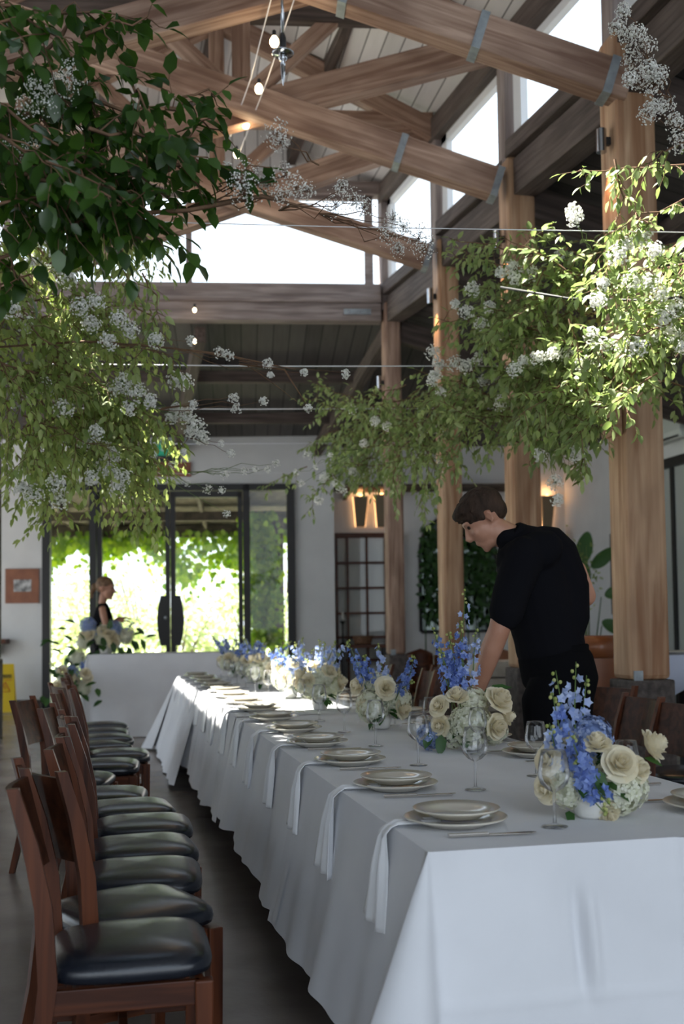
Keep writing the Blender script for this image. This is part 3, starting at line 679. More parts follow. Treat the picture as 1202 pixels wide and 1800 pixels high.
def plate_at(r, z0): return [(0,z0+.002),(r*.55,z0),(r*.60,z0+.002),(r*.72,z0+.010),(r*.98,z0+.020),(r,z0+.023),(r*.985,z0+.0245),(r*.72,z0+.0155),(r*.62,z0+.009),(0,z0+.007)]
def mk_plate(r, name='dinner_plate'):
    return MB().lathe(plate_at(r,0), 40).build(name, M_plate, smooth=True)
big, small = mk_plate(.132), mk_plate(.112, 'entree_plate')
PY_ = [2.66+.613*i for i in range(14)]
firstp = [True, True]
def place(o, loc, rz=0, first=None):
    c = o if first and first[0] else copy_tree(o)
    if first: first[0] = False
    c.location = loc; c.rotation_euler = (0,0,rz); return c
f1, f2, f3, f4, f5 = [True],[True],[True],[True],[True]
# wine glasses
def mk_glass(h, rb, name):
    prof = [(0,.002),(.031,.001),(.033,.003),(.018,.006),(.005,.010),(.0038,.03),(.0036,h*.44),(.006,h*.46),(rb*.55,h*.50),(rb*.86,h*.57),(rb,h*.67),(rb*.97,h*.78),(rb*.84,h*.92),(rb*.76,h)]
    return MB().lathe(prof, 28).build(name, M_glass, smooth=True)
g1, g2 = mk_glass(.192,.040,'wine_glass'), mk_glass(.182,.037,'wine_glass')
# knife, fork: lie along X
kn = MB(); kn.box((-.105,-.007,.001),(-.005,.007,.0085)); kn.box((-.005,-.009,.002),(.10,.008,.0045)); kn.add([(.10,-.009,.002),(.10,.008,.002),(.118,.004,.002),(.10,-.009,.0045),(.10,.008,.0045),(.118,.004,.0045)],[(0,2,1),(3,4,5),(0,3,5,2),(1,2,5,4)])
knife = kn.build('table_knife', M_silver, smooth=False, bevel=.0015)
fk = MB(); fk.box((-.10,-.005,.001),(.03,.005,.005)); fk.box((.03,-.012,.003),(.055,.012,.0055))
for k in range(4): fk.box((.055,-.012+k*.0069,.003),(.10,-.0092+k*.0069,.0052))
fork = fk.build('table_fork', M_silver, smooth=False, bevel=.001)
# napkin draped over the table edge (built at the origin; +X is into the table, the edge is at x=0)
def mk_napkin(seed):
    rr = random.Random(seed); a, b = rr.uniform(0,6), rr.uniform(.85,1.15)
    hang = rr.uniform(.23,.26); sk = rr.uniform(-.03,.03)
    def fn(u, v):
        s = v*(.12+hang); h = max(0, s-.12); g = min(1, h/hang)
        w = .05 + .15*b*g**.85
        yy = (u-.5)*w + sk*g
        f = math.sin(u*13+a+g)*.5 + math.sin(u*25+a*2)*.25
        if h <= 0: x = .12-s; z = TZ+.014+.006*math.sin(u*9)
        else: x = -.022-.13*h-.018*f*min(1,g*2.5)-.006; z = TZ+.014-h
        if 0 < h < .02: x = -.004-1.2*h
        return V((x, yy, z))
    return MB().grid(fn, 26, 26).build('napkin', M_napk, smooth=True, solid=.002)
naps = [mk_napkin(s) for s in range(3)]; fn_ = [[True],[True],[True]]
for i, y in enumerate(PY_):
    nm = ORD[i] if i else 'nearest'; wh = nm+' place, left side of long table'
    yj = rnd.uniform(-.01,.01)
    c = place(big, (.875+rnd.uniform(-.01,.01), y+yj, TZ+.008), 0, f1); tag(c, 'cream dinner plate with a rim, '+wh, 'plate', 'dinner plates on the long table')
    d = place(small, (c.location.x+.003, y+yj+.003, TZ+.0285), 0, f2); tag(d, 'smaller cream plate stacked on a dinner plate, '+wh, 'plate', 'smaller plates stacked on the dinner plates')
    c = place(knife, (.905, y-.165, TZ+.009), R_(rnd.uniform(-3,3)), f3); tag(c, 'silver knife lying by the plates, '+wh, 'knife', 'knives on the long table')
    c = place(fork, (.885, y+.165, TZ+.009), R_(rnd.uniform(-3,3)), f4); tag(c, 'silver fork lying by the plates, '+wh, 'fork', 'forks on the long table')
    k = i % 3; c = place(naps[k], (TX0-.006, y+.03, 0), 0, fn_[k]); tag(c, 'white cloth napkin falling over the table edge, '+wh, 'napkin', 'napkins hanging over the table edge')
    c = place(g1, (1.10+rnd.uniform(-.01,.01), y-.10+rnd.uniform(-.02,.02), TZ+.007), rnd.random(), f5); tag(c, 'empty stemmed wine glass, '+wh, 'glass', 'wine glasses on the long table')
    wr = nm+' place, right side of long table'
    c = place(big, (1.60, y+.0, TZ+.008)); tag(c, 'cream dinner plate with a rim, '+wr, 'plate', 'dinner plates on the long table')
    d = place(small, (1.603, y+.003, TZ+.0285)); tag(d, 'smaller cream plate stacked on a dinner plate, '+wr, 'plate', 'smaller plates stacked on the dinner plates')
    c = place(knife, (1.57, y+.165, TZ+.009), math.pi); tag(c, 'silver knife lying by the plates, '+wr, 'knife', 'knives on the long table')
    c = place(fork, (1.59, y-.165, TZ+.009), math.pi); tag(c, 'silver fork lying by the plates, '+wr, 'fork', 'forks on the long table')
    c = place(g2 if i else g2, (1.40+rnd.uniform(-.01,.01), y+.12, TZ+.007), 0, None if i else fn_[0] and [True]); tag(c, 'empty stemmed wine glass, '+wr, 'glass', 'wine glasses on the long table')

# ================================================================== flower arrangements
def rose_mesh(c, up, r, seed):
    """rows of cupped petals around a tight heart"""
    rr = random.Random(seed); c = V(c); up = V(up).normalized(); sd = up.orthogonal().normalized(); bi = up.cross(sd)
    mb = MB(); rows = [(2,.13,1.10,.05),(3,.24,1.08,.12),(4,.38,1.0,.30),(5,.58,.84,.55),(6,.80,.62,.85),(7,1.0,.38,1.15)]; mb.ball(c+up*r*.25, r*.17, 8, 6)
    for (n, rad, h, tilt) in rows:
        off = rr.random()*6
        for k in range(n):
            a0 = off+2*math.pi*k/n; hw = math.pi/n*1.35; j = rr.uniform(.92,1.08)
            def fn(u, v):
                a = a0+(u-.5)*2*hw; bulge = 1-.25*(abs(u-.5)*2)**2
                rr2 = r*rad*j*(.35+.65*math.sin(v*1.45))*(.85+.15*v) + r*.12*tilt*v**3
                z = r*(h*1.15*v*bulge-.35) - r*.28*tilt*max(0,v-.6)
                return c + sd*(rr2*math.cos(a)) + bi*(rr2*math.sin(a)) + up*z
            mb.grid(fn, 6, 5)
    return mb
def hydr_mesh(c, r, seed, n=85, fl=.0125):
    rr = random.Random(seed); mb = MB(); c = V(c)
    for _ in range(n):
        q = V((rr.gauss(0,1),rr.gauss(0,1),rr.gauss(0,1))).normalized(); p = c+q*r*rr.uniform(.80,1.06)
        s = q.orthogonal().normalized(); s.rotate(Matrix.Rotation(rr.random()*6.28,3,q)); b = q.cross(s)
        for k in range(4):
            a = k*math.pi/2; d = s*math.cos(a)+b*math.sin(a); e = q.cross(d)
            mb.add([p, p+d*fl*.55+e*fl*.42+q*.002, p+d*fl*1.05+q*fl*.12, p+d*fl*.55-e*fl*.42+q*.002], [(0,1,2,3)])
    mb.ball(c, r*.70, 10, 7)
    return mb
def floret(mb, p, n, s, rr, open_=.25):
    n = V(n).normalized(); a = n.orthogonal().normalized(); a.rotate(Matrix.Rotation(rr.random()*6.28,3,n)); b = n.cross(a)
    for k in range(5):
        t = k*2*math.pi/5; d = a*math.cos(t)+b*math.sin(t); e = n.cross(d)
        mb.add([p, p+d*s*.5+e*s*.36+n*s*open_, p+d*s*.95+n*s*open_*1.6, p+d*s*.5-e*s*.36+n*s*open_], [(0,1,2,3)])
def delph(t, base, tip, m, seed, n=22, s=.017, lean=.0):
    rr = random.Random(seed); base, tip = V(base), V(tip); ax = tip-base; mid = (base+tip)/2+V((rr.gauss(0,.012),rr.gauss(0,.012),0))
    pts = [base, mid, tip]; st = MB().tube(pts, [.0028,.0024,.0012], 5)
    stem = st.build('delphinium_stem', M_gstem, t)
    fl = MB(); bd = MB(); 
    for k in range(n):
        f = .28+.72*k/n; p = (base.lerp(mid,f*2) if f < .5 else mid.lerp(tip,f*2-1))
        q = V((rr.gauss(0,1),rr.gauss(0,1),rr.gauss(0,.3))).normalized(); L = .026*(1.15-f*.6)
        e = p+q*L+V((0,0,.006)); st2 = [p, e]
        if f > .84: bd.ball(p+q*L*.6, .0055, 6, 4)
        else: floret(fl, e, q+V((0,0,.2)), s*(1.25-f*.45), rr)
    fl.build('delphinium_blossom', m, stem)
    if bd.v: bd.build('delphinium_bud', M_bud, stem)
def arrangement(base, label, roses, hyds, dels, lv, seed, vr=.045, vh=.07, vase=True):
    """all offsets are in metres from the foot of the vase: x right, y away, z up"""
    t = thing('floral_arrangement', label, 'flower arrangement', base); B = V(base)
    MB().lathe([(vr*.7,0),(vr*.95,.01),(vr*1.1,vh*.6),(vr,vh),(vr*.9,vh),(vr*.95,vh*.6),(0,.012)], 20, B).build('vase', M_vase, t)
    for k, (o, up, r) in enumerate(roses): rose_mesh(B+V(o), up, r, seed*31+k).build('rose', M_rose, t)
    for k, (o, r, m) in enumerate(hyds): hydr_mesh(B+V(o), r, seed*17+k, int(230*(r/.06)**2*.9)).build('hydrangea', M_hyb if m else M_hyw, t)
    for k, (o, o2, m, n) in enumerate(dels): delph(t, B+V(o), B+V(o2), M_delp if m else M_del, seed*7+k, n)
    lm = MB(); rr = random.Random(seed)
    for (o, d, L) in lv:
        a, b = leaf_verts(B+V(o), V(d), V((0,-.5,1)), L, L*.6); lm.add(a, b)
    for _ in range(16):
        q = V((rr.gauss(0,1),rr.gauss(0,1),rr.gauss(0,.4))).normalized(); a, b = leaf_verts(B+V((0,0,vh+.02))+q*.05, q+V((0,0,-.15)), V((0,0,1)), .07, .045); lm.add(a, b)
    lm.build('foliage', M_arrl, t)
    return t
PX1 = 1/646
# nearest, right of the front wine glass
b1 = onz(1040,1437,TZ+.007); s1 = 2.95/1900*.98
def off(b, x, y, dy=0):
    """offset of a pixel from base b on an upright plane through the base"""
    d = ray(x,y); p = CP + d*((b-CP).dot(FW)/d.dot(FW)); return tuple(p-b+V((0,dy,0)))
arrangement(tuple(b1), 'large low arrangement of cream roses, hydrangea and blue delphinium nearest the camera',
    [(off(b1,1074,1338,-.05),(-.1,-1,.55),.045),(off(b1,1143,1310,-.01),(.9,-.5,.5),.046),(off(b1,1043,1305,-.02),(-.2,-.4,1),.036),(off(b1,1113,1350,-.03),(.5,-1,.3),.034),(off(b1,962,1335,0),(-1,-.5,.4),.040),(off(b1,957,1385,-.01),(-1,-.6,-.1),.038),(off(b1,1060,1425,-.04),(0,-1,-.5),.028),(off(b1,1002,1300,.03),(-.3,0,1),.034)],
    [(off(b1,1085,1388,-.01),.062,0),(off(b1,1000,1382,0),.056,0),(off(b1,1120,1390,.03),.045,0),(off(b1,1055,1300,.05),.056,1),(off(b1,1045,1360,.08),.06,0)],
    [(off(b1,1010,1380),off(b1,975,1215,.02),0,24),(off(b1,1020,1370),off(b1,990,1180,.05),1,20),(off(b1,1030,1370,.03),off(b1,1035,1165,.08),1,16),(off(b1,1040,1370,.05),off(b1,1060,1190,.10),1,18),(off(b1,1000,1345,-.03),off(b1,1035,1420,-.10),0,26),(off(b1,1010,1330,-.04),off(b1,1040,1405,-.11),0,22),(off(b1,1000,1380),off(b1,960,1270,-.02),1,18),(off(b1,1010,1370,-.04),off(b1,985,1290,-.06),0,26),(off(b1,1030,1380,-.03),off(b1,990,1330,-.07),0,18)],
    [(off(b1,1000,1425),(-.3,-1,-.5),.05),(off(b1,1030,1345,-.05),(.2,-.6,-1),.08),(off(b1,1125,1330,-.02),(.6,-.5,-.2),.05)], 1)
b2 = onz(828,1318,TZ+.007)
arrangement(tuple(b2), 'tall arrangement of cream roses with a high blue delphinium spire before the bending man',
    [(off(b2,870,1228,-.05),(.4,-.7,.7),.058),(off(b2,862,1275,-.07),(.6,-1,.0),.050),(off(b2,768,1240,-.02),(-.8,-.6,.4),.042),(off(b2,770,1275,-.02),(-1,-.7,0),.042),(off(b2,800,1222,-.02),(-.2,-.5,1),.045),(off(b2,890,1260,0),(1,-.3,.2),.044)],
    [(off(b2,822,1272,-.03),.085,0),(off(b2,870,1285,.03),.06,0),(off(b2,800,1290,.02),.06,0),(off(b2,760,1295,.03),.055,1),(off(b2,835,1235,.02),.06,0)],
    [(off(b2,810,1250),off(b2,790,1110,.02),0,36),(off(b2,815,1250),off(b2,812,1090,.03),0,34),(off(b2,805,1250,.02),off(b2,775,1140,.0),0,30),(off(b2,825,1250,.02),off(b2,825,1030,.05),1,22),(off(b2,830,1250,.03),off(b2,845,1100,.06),1,24),(off(b2,815,1250,.04),off(b2,800,1130,.08),0,34),(off(b2,800,1250,.03),off(b2,765,1100,.05),0,24)],
    [(off(b2,772,1290,-.03),(-.3,-.6,-1),.09),(off(b2,758,1285,0),(-.6,-.5,-.9),.08),(off(b2,860,1215,.02),(1,-.2,.3),.10),(off(b2,850,1225,.02),(.8,-.2,.5),.09)], 2)
b3 = onz(670,1281,TZ+.007)
arrangement(tuple(b3), 'arrangement with one front cream rose and spreading dark blue delphiniums, third from the near end',
    [(off(b3,672,1208,-.07),(0,-1,.3),.052),(off(b3,640,1235,-.03),(-.7,-.6,.2),.05),(off(b3,705,1245,-.03),(.7,-.7,.1),.05),(off(b3,628,1205,0),(-1,-.4,.4),.046)],
    [(off(b3,655,1240,-.01),.085,0),(off(b3,700,1230,.02),.07,0),(off(b3,670,1205,.04),.07,0)],
    [(off(b3,650,1230),off(b3,612,1125,.02),0,34),(off(b3,655,1230),off(b3,640,1150,0),0,30),(off(b3,690,1220,-.02),off(b3,725,1150,-.03),0,34),(off(b3,680,1220),off(b3,668,1130,.04),1,22),(off(b3,690,1230,-.05),off(b3,718,1195,-.09),0,34),(off(b3,645,1215),off(b3,625,1165,-.03),0,34)],
    [], 3)
rr = random.Random(5)
far_lab = ['sunlit white arrangement, fourth from the near end of the long table','sunlit arrangement with pale blue sprays, fifth from the near end of the long table','white and blue arrangement just beyond the sunlit ones on the long table','arrangement with upright blue spikes near the far end of the long table','farthest arrangement of the long table, mostly cream with blue sprays at its left']
for k, yy in enumerate((6.35,7.4,8.5,9.5,10.5)):
    b = V((1.24+rr.uniform(-.03,.03), yy, TZ+.007))
    roses = []; 
    for j in range(8):
        a = j*2*math.pi/8+rr.random()*.5; e = rr.uniform(.0,.9); q = V((math.cos(a)*math.cos(e), math.sin(a)*math.cos(e), math.sin(e)))
        roses.append((tuple(V((0,0,.15))+q*.13), q, rr.uniform(.042,.055)))
    hyds = [((-.06,-.04,.14),.08,0),((.07,.02,.15),.08,0),((0,.07,.16),.075,0),((.02,-.05,.20),.06,1 if k in (1,3) else 0)]
    dels = []
    for j in range(8):
        a = rr.random()*6.28; q = V((math.cos(a)*rr.uniform(.08,.24), math.sin(a)*.14, rr.uniform(.30,.42)))
        dels.append(((q.x*.2,q.y*.2,.16), tuple(q), 1 if (k == 0 or j % 2) else 0, 24))
    arrangement(tuple(b), far_lab[k], roses, hyds, dels, [], 20+k)

# ================================================================== chairs
def curve_panel(x_of, y0, y1, z0, z1, th, bow):
    mb = MB(); n = 8
    for i in range(n):
        a, b = i/n, (i+1)/n
        def P(u, z, o): 
            y = y0+(y1-y0)*u; return V((x_of(z) - bow*math.sin(math.pi*u) + o, y, z))
        mb.hexa([P(a,z0,0),P(a,z0,th),P(b,z0,th),P(b,z0,0)], [P(a,z1,0),P(a,z1,th),P(b,z1,th),P(b,z1,0)])
    return mb
def make_chair():
    """faces +X; origin on the floor under the seat"""
    t = thing('dining_chair', 'chair', 'chair')
    cu = MB(); n = 20; m_ = 14
    def sq(a, e=.42): c, s = math.cos(a), math.sin(a); return (math.copysign(abs(c)**e, c), math.copysign(abs(s)**e, s))
    prof = [(0,.408),(.90,.408),(.975,.416),(.99,.432),(.975,.447),(.90,.462),(.72,.474),(.45,.482),(.2,.485),(0,.486)]
    vs = []; fs = []; N = 32
    for (r, z) in prof:
        for k in range(N):
            x, y = sq(2*math.pi*k/N); w = .205 if x > 0 else .205; wy = .205-.012*(x < 0)*abs(x)
            vs.append((r*x*w, r*y*wy, z))
    for i in range(len(prof)-1):
        for k in range(N): fs.append((i*N+k, i*N+(k+1)%N, (i+1)*N+(k+1)%N, (i+1)*N+k))
    cu.add(vs, fs); cu.build('seat_cushion', M_vinyl, t, world=False)
    for sy in (-1,1):
        MB().hexa([(.155,sy*.19-.018,0),(.188,sy*.19-.018,0),(.188,sy*.19+.018,0),(.155,sy*.19+.018,0)],[(.15,sy*.185-.02,.405),(.195,sy*.185-.02,.405),(.195,sy*.185+.02,.405),(.15,sy*.185+.02,.405)]).build('front_leg', M_chairv, t, smooth=False, world=False, bevel=.004)
        b = MB(); zs = [0,.22,.42,.60,.75,.885]; xs_ = [-.275,-.222,-.195,-.205,-.235,-.275]; ws = [.028,.038,.045,.042,.036,.028]
        for i in range(5):
            b.hexa([(xs_[i]-ws[i]/2,sy*.185-.013,zs[i]),(xs_[i]+ws[i]/2,sy*.185-.013,zs[i]),(xs_[i]+ws[i]/2,sy*.185+.013,zs[i]),(xs_[i]-ws[i]/2,sy*.185+.013,zs[i])],
                   [(xs_[i+1]-ws[i+1]/2,sy*.185-.013,zs[i+1]),(xs_[i+1]+ws[i+1]/2,sy*.185-.013,zs[i+1]),(xs_[i+1]+ws[i+1]/2,sy*.185+.013,zs[i+1]),(xs_[i+1]-ws[i+1]/2,sy*.185+.013,zs[i+1])])
        b.build('rear_leg', M_chairv, t, smooth=False, world=False)
        MB().box((-.19,sy*.182-.01,.345),(.165,sy*.182+.01,.405)).build('side_rail', M_chairw, t, smooth=False, world=False, bevel=.003)
        MB().box((-.205,sy*.184-.008,.205),(.16,sy*.184+.008,.235)).build('stretcher', M_chairw, t, smooth=False, world=False, bevel=.003)
    MB().box((.152,-.17,.345),(.175,.17,.405)).build('front_rail', M_chairw, t, smooth=False, world=False, bevel=.003)
    MB().box((-.205,-.17,.345),(-.185,.17,.405)).build('rear_rail', M_chairw, t, smooth=False, world=False, bevel=.003)
    MB().box((-.03,-.178,.21),(-.005,.178,.232)).build('cross_stretcher', M_chairw, t, smooth=False, world=False, bevel=.003)
    def xo(z): return -.205 + (z-.60)/(.885-.60)*(-.070) - .006
    curve_panel(xo, -.182, .182, .635, .865, .014, .030).build('backrest', M_chaird, t, smooth='auto', world=False)
    return t
ch0 = make_chair(); fch = [True]
def chair(x, y, rz, label, group):
    c = place(ch0, (x,y,0), R_(rz), fch); tag(c, label, 'chair', group); return c
cl = ['nearest chair of the left row, black cushion fully in view','second chair of the left row, its brown backrest turned to show its front','third chair of the left row, just behind the turned backrest','fourth chair of the left row from the camera','fifth chair of the left row from the camera','sixth chair of the left row from the camera','seventh chair of the left row, mostly hidden by its neighbours','eighth chair of the left row, pushed back from the line','ninth chair of the left row, orange-brown front legs in view','tenth chair of the left row, set forward with long front legs','eleventh chair of the left row, turned to show a brown backrest','twelfth chair of the left row, near the covered counter','thirteenth chair of the left row, near the covered counter','farthest chair of the left row beside the flowers on the counter']
cx = [(.085,2.76,0),(.095,3.20,22),(.135,3.63,-3),(.15,4.05,4),(.17,4.50,0),(.12,4.93,6),(.02,5.35,-6),(-.14,5.95,-12),(.02,6.50,-4),(.10,7.00,0),(-.02,7.50,20),(.02,7.98,4),(.0,8.45,-4),(.0,9.00,6)]
for (x,y,a), l in zip(cx, cl): chair(x-.025, y+(.12 if y < 3 else .05), a, l, 'dark wood chairs along the left side of the long table')
cr_l = ['right-hand chair at the frame edge, nearest the camera','right-hand chair with light slats of shine on its back, second from the camera','right-hand chair third from the camera, in front of the thick column','right-hand chair fourth from the camera, in front of the thick column','right-hand chair just behind the bending man','right-hand chair beyond the bending man','right-hand chair seen between the flowers and the knotty column','right-hand chair near the far end of the long table']
for k, (x,y,a) in enumerate([(2.28,3.62,180),(2.36,4.1,176),(2.34,4.55,184),(2.36,5.0,180),(2.62,5.75,200),(2.25,7.3,180),(2.25,8.3,178),(2.25,9.6,180)]):
    chair(x, y, a, cr_l[k], 'dark wood chairs along the right side of the long table')
# ================================================================== people
def capsules(mb, chain, n=12):
    pts = [V(p) for p, r in chain]; rs = [r for p, r in chain]
    for a in range(len(pts)-1):
        p, q = pts[a], pts[a+1]; d = (q-p).normalized() if (q-p).length > 1e-6 else V((0,0,1)); K = 4
        pp = []; rr_ = []
        for k in range(K+1): f = k/K; pp.append(p.lerp(q,f)); rr_.append(rs[a]+(rs[a+1]-rs[a])*f)
        pp = [p - d*rs[a]*.98, p - d*rs[a]*.7] + pp + [q + d*rs[a+1]*.7, q + d*rs[a+1]*.98]
        rr_ = [rs[a]*.2, rs[a]*.7] + rr_ + [rs[a+1]*.7, rs[a+1]*.2]
        mb.tube(pp, rr_, n)
def eball(mb, c, r, ax=None, ay=None, az=None, nu=20, nv=14):
    mt = None
    if ax is not None: mt = Matrix((V(ax).normalized(), V(ay).normalized(), V(az).normalized())).transposed()
    mb.ball(c, r, nu, nv, mt)
def remesh(o, vox, smooth=6):
    d = o.modifiers.new('r', 'REMESH'); d.mode = 'VOXEL'; d.voxel_size = vox; d.use_smooth_shade = True
    s = o.modifiers.new('s', 'SMOOTH'); s.factor = .5; s.iterations = smooth
    return o
def head(mb, c, fwd, up, s=1.0):
    """c centre of the skull, fwd the way the face looks; returns the frame"""
    f = V(fwd).normalized(); u = V(up).normalized(); u = (u-f*u.dot(f)).normalized(); r = f.cross(u)
    c = V(c); P = lambda x, y, z: c + (f*x + r*y + u*z)*s
    eball(mb, P(-.012,0,.028), (.098*s,.076*s,.088*s), f, r, u)
    eball(mb, P(.030,0,-.030), (.062*s,.060*s,.075*s), f, r, u)
    eball(mb, P(.040,0,-.085), (.046*s,.042*s,.034*s), f, r, u)      # jaw
    eball(mb, P(.070,0,-.104), (.018*s,.020*s,.016*s), f, r, u)      # chin
    eball(mb, P(.066,0,.030), (.024*s,.050*s,.016*s), f, r, u)       # brow
    mb.tube([P(.080,0,.018),P(.100,0,-.012),P(.112,0,-.030)], [.008*s,.010*s,.012*s], 8)  # nose
    eball(mb, P(.100,0,-.034), (.014*s,.017*s,.010*s), f, r, u, 10, 8)
    eball(mb, P(.084,0,-.062), (.014*s,.022*s,.0065*s), f, r, u, 10, 8); eball(mb, P(.082,0,-.073), (.013*s,.020*s,.0065*s), f, r, u, 10, 8)
    for sy in (-1,1):
        eball(mb, P(.062,sy*.038,-.022), (.020*s,.018*s,.018*s), f, r, u, 10, 8)   # cheek
        e = MB(); 
        mb.tube([P(-.006,sy*.074,.012),P(-.020,sy*.086,.016),P(-.026,sy*.088,-.004),P(-.018,sy*.084,-.026),P(-.006,sy*.076,-.034)], [.007*s]*5, 6)
        eball(mb, P(-.012,sy*.078,-.008), (.013*s,.006*s,.022*s), f, r, u, 8, 6)
    return P, f, r, u
def hand(mb, wrist, d, palmn, s=1.0, curl=.5, thumb=1):
    """palm and five fingers; d the way the fingers point, palmn out of the palm"""
    w = V(wrist); d = V(d).normalized(); n = V(palmn); n = (n-d*n.dot(d)).normalized(); a = d.cross(n)
    pts = [w, w+d*.045*s, w+d*.085*s]
    for k in (-1.2,-.4,.4,1.2): mb.tube([w, w+d*.04*s+a*k*.013*s, w+d*.088*s+a*k*.018*s], [.018*s,.017*s,.0115*s], 8)
    for k, L in zip((-1.5,-.5,.5,1.5), (.058,.074,.080,.070) if thumb > 0 else (.070,.080,.074,.058)):
        p = w+d*.086*s+a*k*.0185*s; c = [p]
        dd = d.copy(); 
        for j, f in enumerate((.45,.32,.23)):
            dd = (dd*math.cos(curl*.7)+n*math.sin(curl*.7)).normalized() if j else (dd*math.cos(curl*.4)+n*math.sin(curl*.4)).normalized()
            nn = (n - dd*n.dot(dd)); c.append(c[-1]+dd*L*f*s)
        mb.tube(c, [.0090*s,.0088*s,.0080*s,.0066*s], 8); eball(mb, c[-1], (.0066*s,)*3, nu=8, nv=6)
    p = w+d*.022*s+a*thumb*.026*s; q = p+(d*.6+a*thumb*.7+n*.35).normalized()*.036*s; t = q+(d*.9+a*thumb*.25+n*.4).normalized()*.030*s
    mb.tube([w+d*.01*s, p, q, t], [.016*s,.014*s,.0105*s,.008*s], 8)

# ---- the waiter leaning over the table
ZM = 4.72
def Mp(x, y, dz=0): return atz(x, y, ZM+dz)
K = ZM/1900
lf = -RT                       # picture-left
up = V((0,0,1)); bk = V((FW.x,FW.y,0)).normalized()
man = thing('person', 'man in a black short-sleeved shirt leaning over the long table, one arm reaching down', 'person', tuple(V((Mp(970,1150).x, Mp(970,1150).y, 0))))
body = MB()
ff = (lf*.76 + V((0,0,-1))*.65 + bk*.05); hu = (V((0,0,1))*.76 + lf*.65)
hc = Mp(850,911)
hs = 1.05
P, hf, hr, hup = head(body, hc, ff, hu, hs)
neck0 = Mp(872,930,.0); neck1 = Mp(918,950,.0)
capsules(body, [(Mp(866,930),.060),(Mp(895,945),.062),(Mp(930,962),.075)], 16)
hip = Mp(968,1150); che = Mp(940,1010); sh_n, sh_f = Mp(925,975,-.17), Mp(930,972,.17)
capsules(body, [(Mp(935,985),.12),(che,.14),(Mp(955,1080),.135),(hip,.14)], 16)
capsules(body, [(sh_n,.07),(sh_f,.07)])
# near arm
eb_n = Mp(878,1105,-.22); wr_n = Mp(838,1218,-.10)
capsules(body, [(sh_n,.062),(Mp(893,1040,-.21),.054),(eb_n,.046),(Mp(864,1140,-.19),.047),(wr_n,.030)], 14)
hand(body, wr_n, (wr_n-eb_n), (-.2,-.4,-.8), 1.0, .7, 1)
# far arm bent behind the back
eb_f = Mp(1030,1048,.24); wr_f = Mp(990,1085,.26)
capsules(body, [(sh_f,.060),(Mp(1010,1000,.23),.050),(eb_f,.046),(wr_f,.031)], 14)
hand(body, wr_f, (wr_f-eb_f), (0,-1,0), 1.0, .4, -1)
# legs (inside the trousers)
def gp(x, dz, z):  # a point under the hips at height z
    q = Mp(x, 1090, dz); return V((q.x, q.y, z))
for dz, xf in ((-.10,955),(.10,985)):
    capsules(body, [(gp(xf,dz,.95),.085),(gp(xf,dz,.52),.058),(gp(xf,dz,.12),.042)], 14)
    ft = gp(xf,dz,.06); capsules(body, [(ft,.04),(ft+lf*.16+V((0,0,-.025)),.034)])
o = body.build('body', M_skin, man); remesh(o, .006, 5)
# eyes and eyebrows
for sy in (-1,1): MB().ball(P(.074,sy*.030,.010), .0085*hs, 10, 8).build('eye', M_hair, man)
# hair
hm = MB()
eball(hm, P(-.016,0,.040), (.103*hs,.082*hs,.086*hs), hf, hr, hup)
eball(hm, P(.040,0,.082), (.050*hs,.062*hs,.030*hs), hf, hr, hup)
eball(hm, P(-.060,0,.000), (.050*hs,.066*hs,.055*hs), hf, hr, hup)
eball(hm, P(.074,0,.078), (.026*hs,.050*hs,.022*hs), hf, hr, hup)
for sy in (-1,1): eball(hm, P(.006,sy*.070,.026), (.022*hs,.012*hs,.032*hs), hf, hr, hup, 10, 8)
rr = random.Random(3)
for _ in range(130):
    q = V((rr.gauss(0,1),rr.gauss(0,1),abs(rr.gauss(0,1)))).normalized(); p = P(-.012+q.x*.098,q.y*.078,.042+q.z*.082)
    d = (hf*rr.uniform(.3,1)+hr*rr.gauss(0,.4)+hup*.15)*.024; hm.tube([p-d*.5,p+d*.3,p+d], [.007,.006,.002], 5)
ho = hm.build('hair', M_hair, man); remesh(ho, .005, 2)
# shirt
sm = MB()
capsules(sm, [(Mp(925,975),.135),(Mp(935,1005),.158),(Mp(948,1060),.158),(Mp(962,1115),.150),(Mp(968,1142),.152)], 20)
capsules(sm, [(Mp(962,975,.02),.13),(Mp(985,1030,.03),.125),(Mp(990,1090),.115)], 18)
capsules(sm, [(Mp(906,985,-.14),.085),(Mp(955,965,-.13),.085)], 16)
capsules(sm, [(Mp(921,978,-.17),.088),(Mp(899,1040,-.20),.078),(Mp(889,1080,-.215),.073)], 18)
capsules(sm, [(Mp(935,975,.16),.085),(Mp(985,985,.21),.078),(Mp(997,996,.22),.070)], 18)
capsules(sm, [(Mp(893,950,-.04),.055),(Mp(920,955,0),.080)], 14)
so_ = sm.build('shirt', M_shirt, man); remesh(so_, .008, 4)
cm = MB(); cc = Mp(897,948); ax = (Mp(870,930)-Mp(918,960)).normalized(); a1 = ax.orthogonal().normalized(); a2 = ax.cross(a1)
vs = []; fs = []
for j, (rr2, h) in enumerate(((.080,-.03),(.076,.012),(.083,.004),(.090,-.025))):
    for k in range(20): a = 2*math.pi*k/20; vs.append(cc + (a1*math.cos(a)+a2*math.sin(a))*rr2 + ax*h)
for j in range(3):
    for k in range(20): fs.append((j*20+k, j*20+(k+1)%20, (j+1)*20+(k+1)%20, (j+1)*20+k))
cm.add(vs, fs); cm.build('collar', M_shirt, so_, solid=.004)
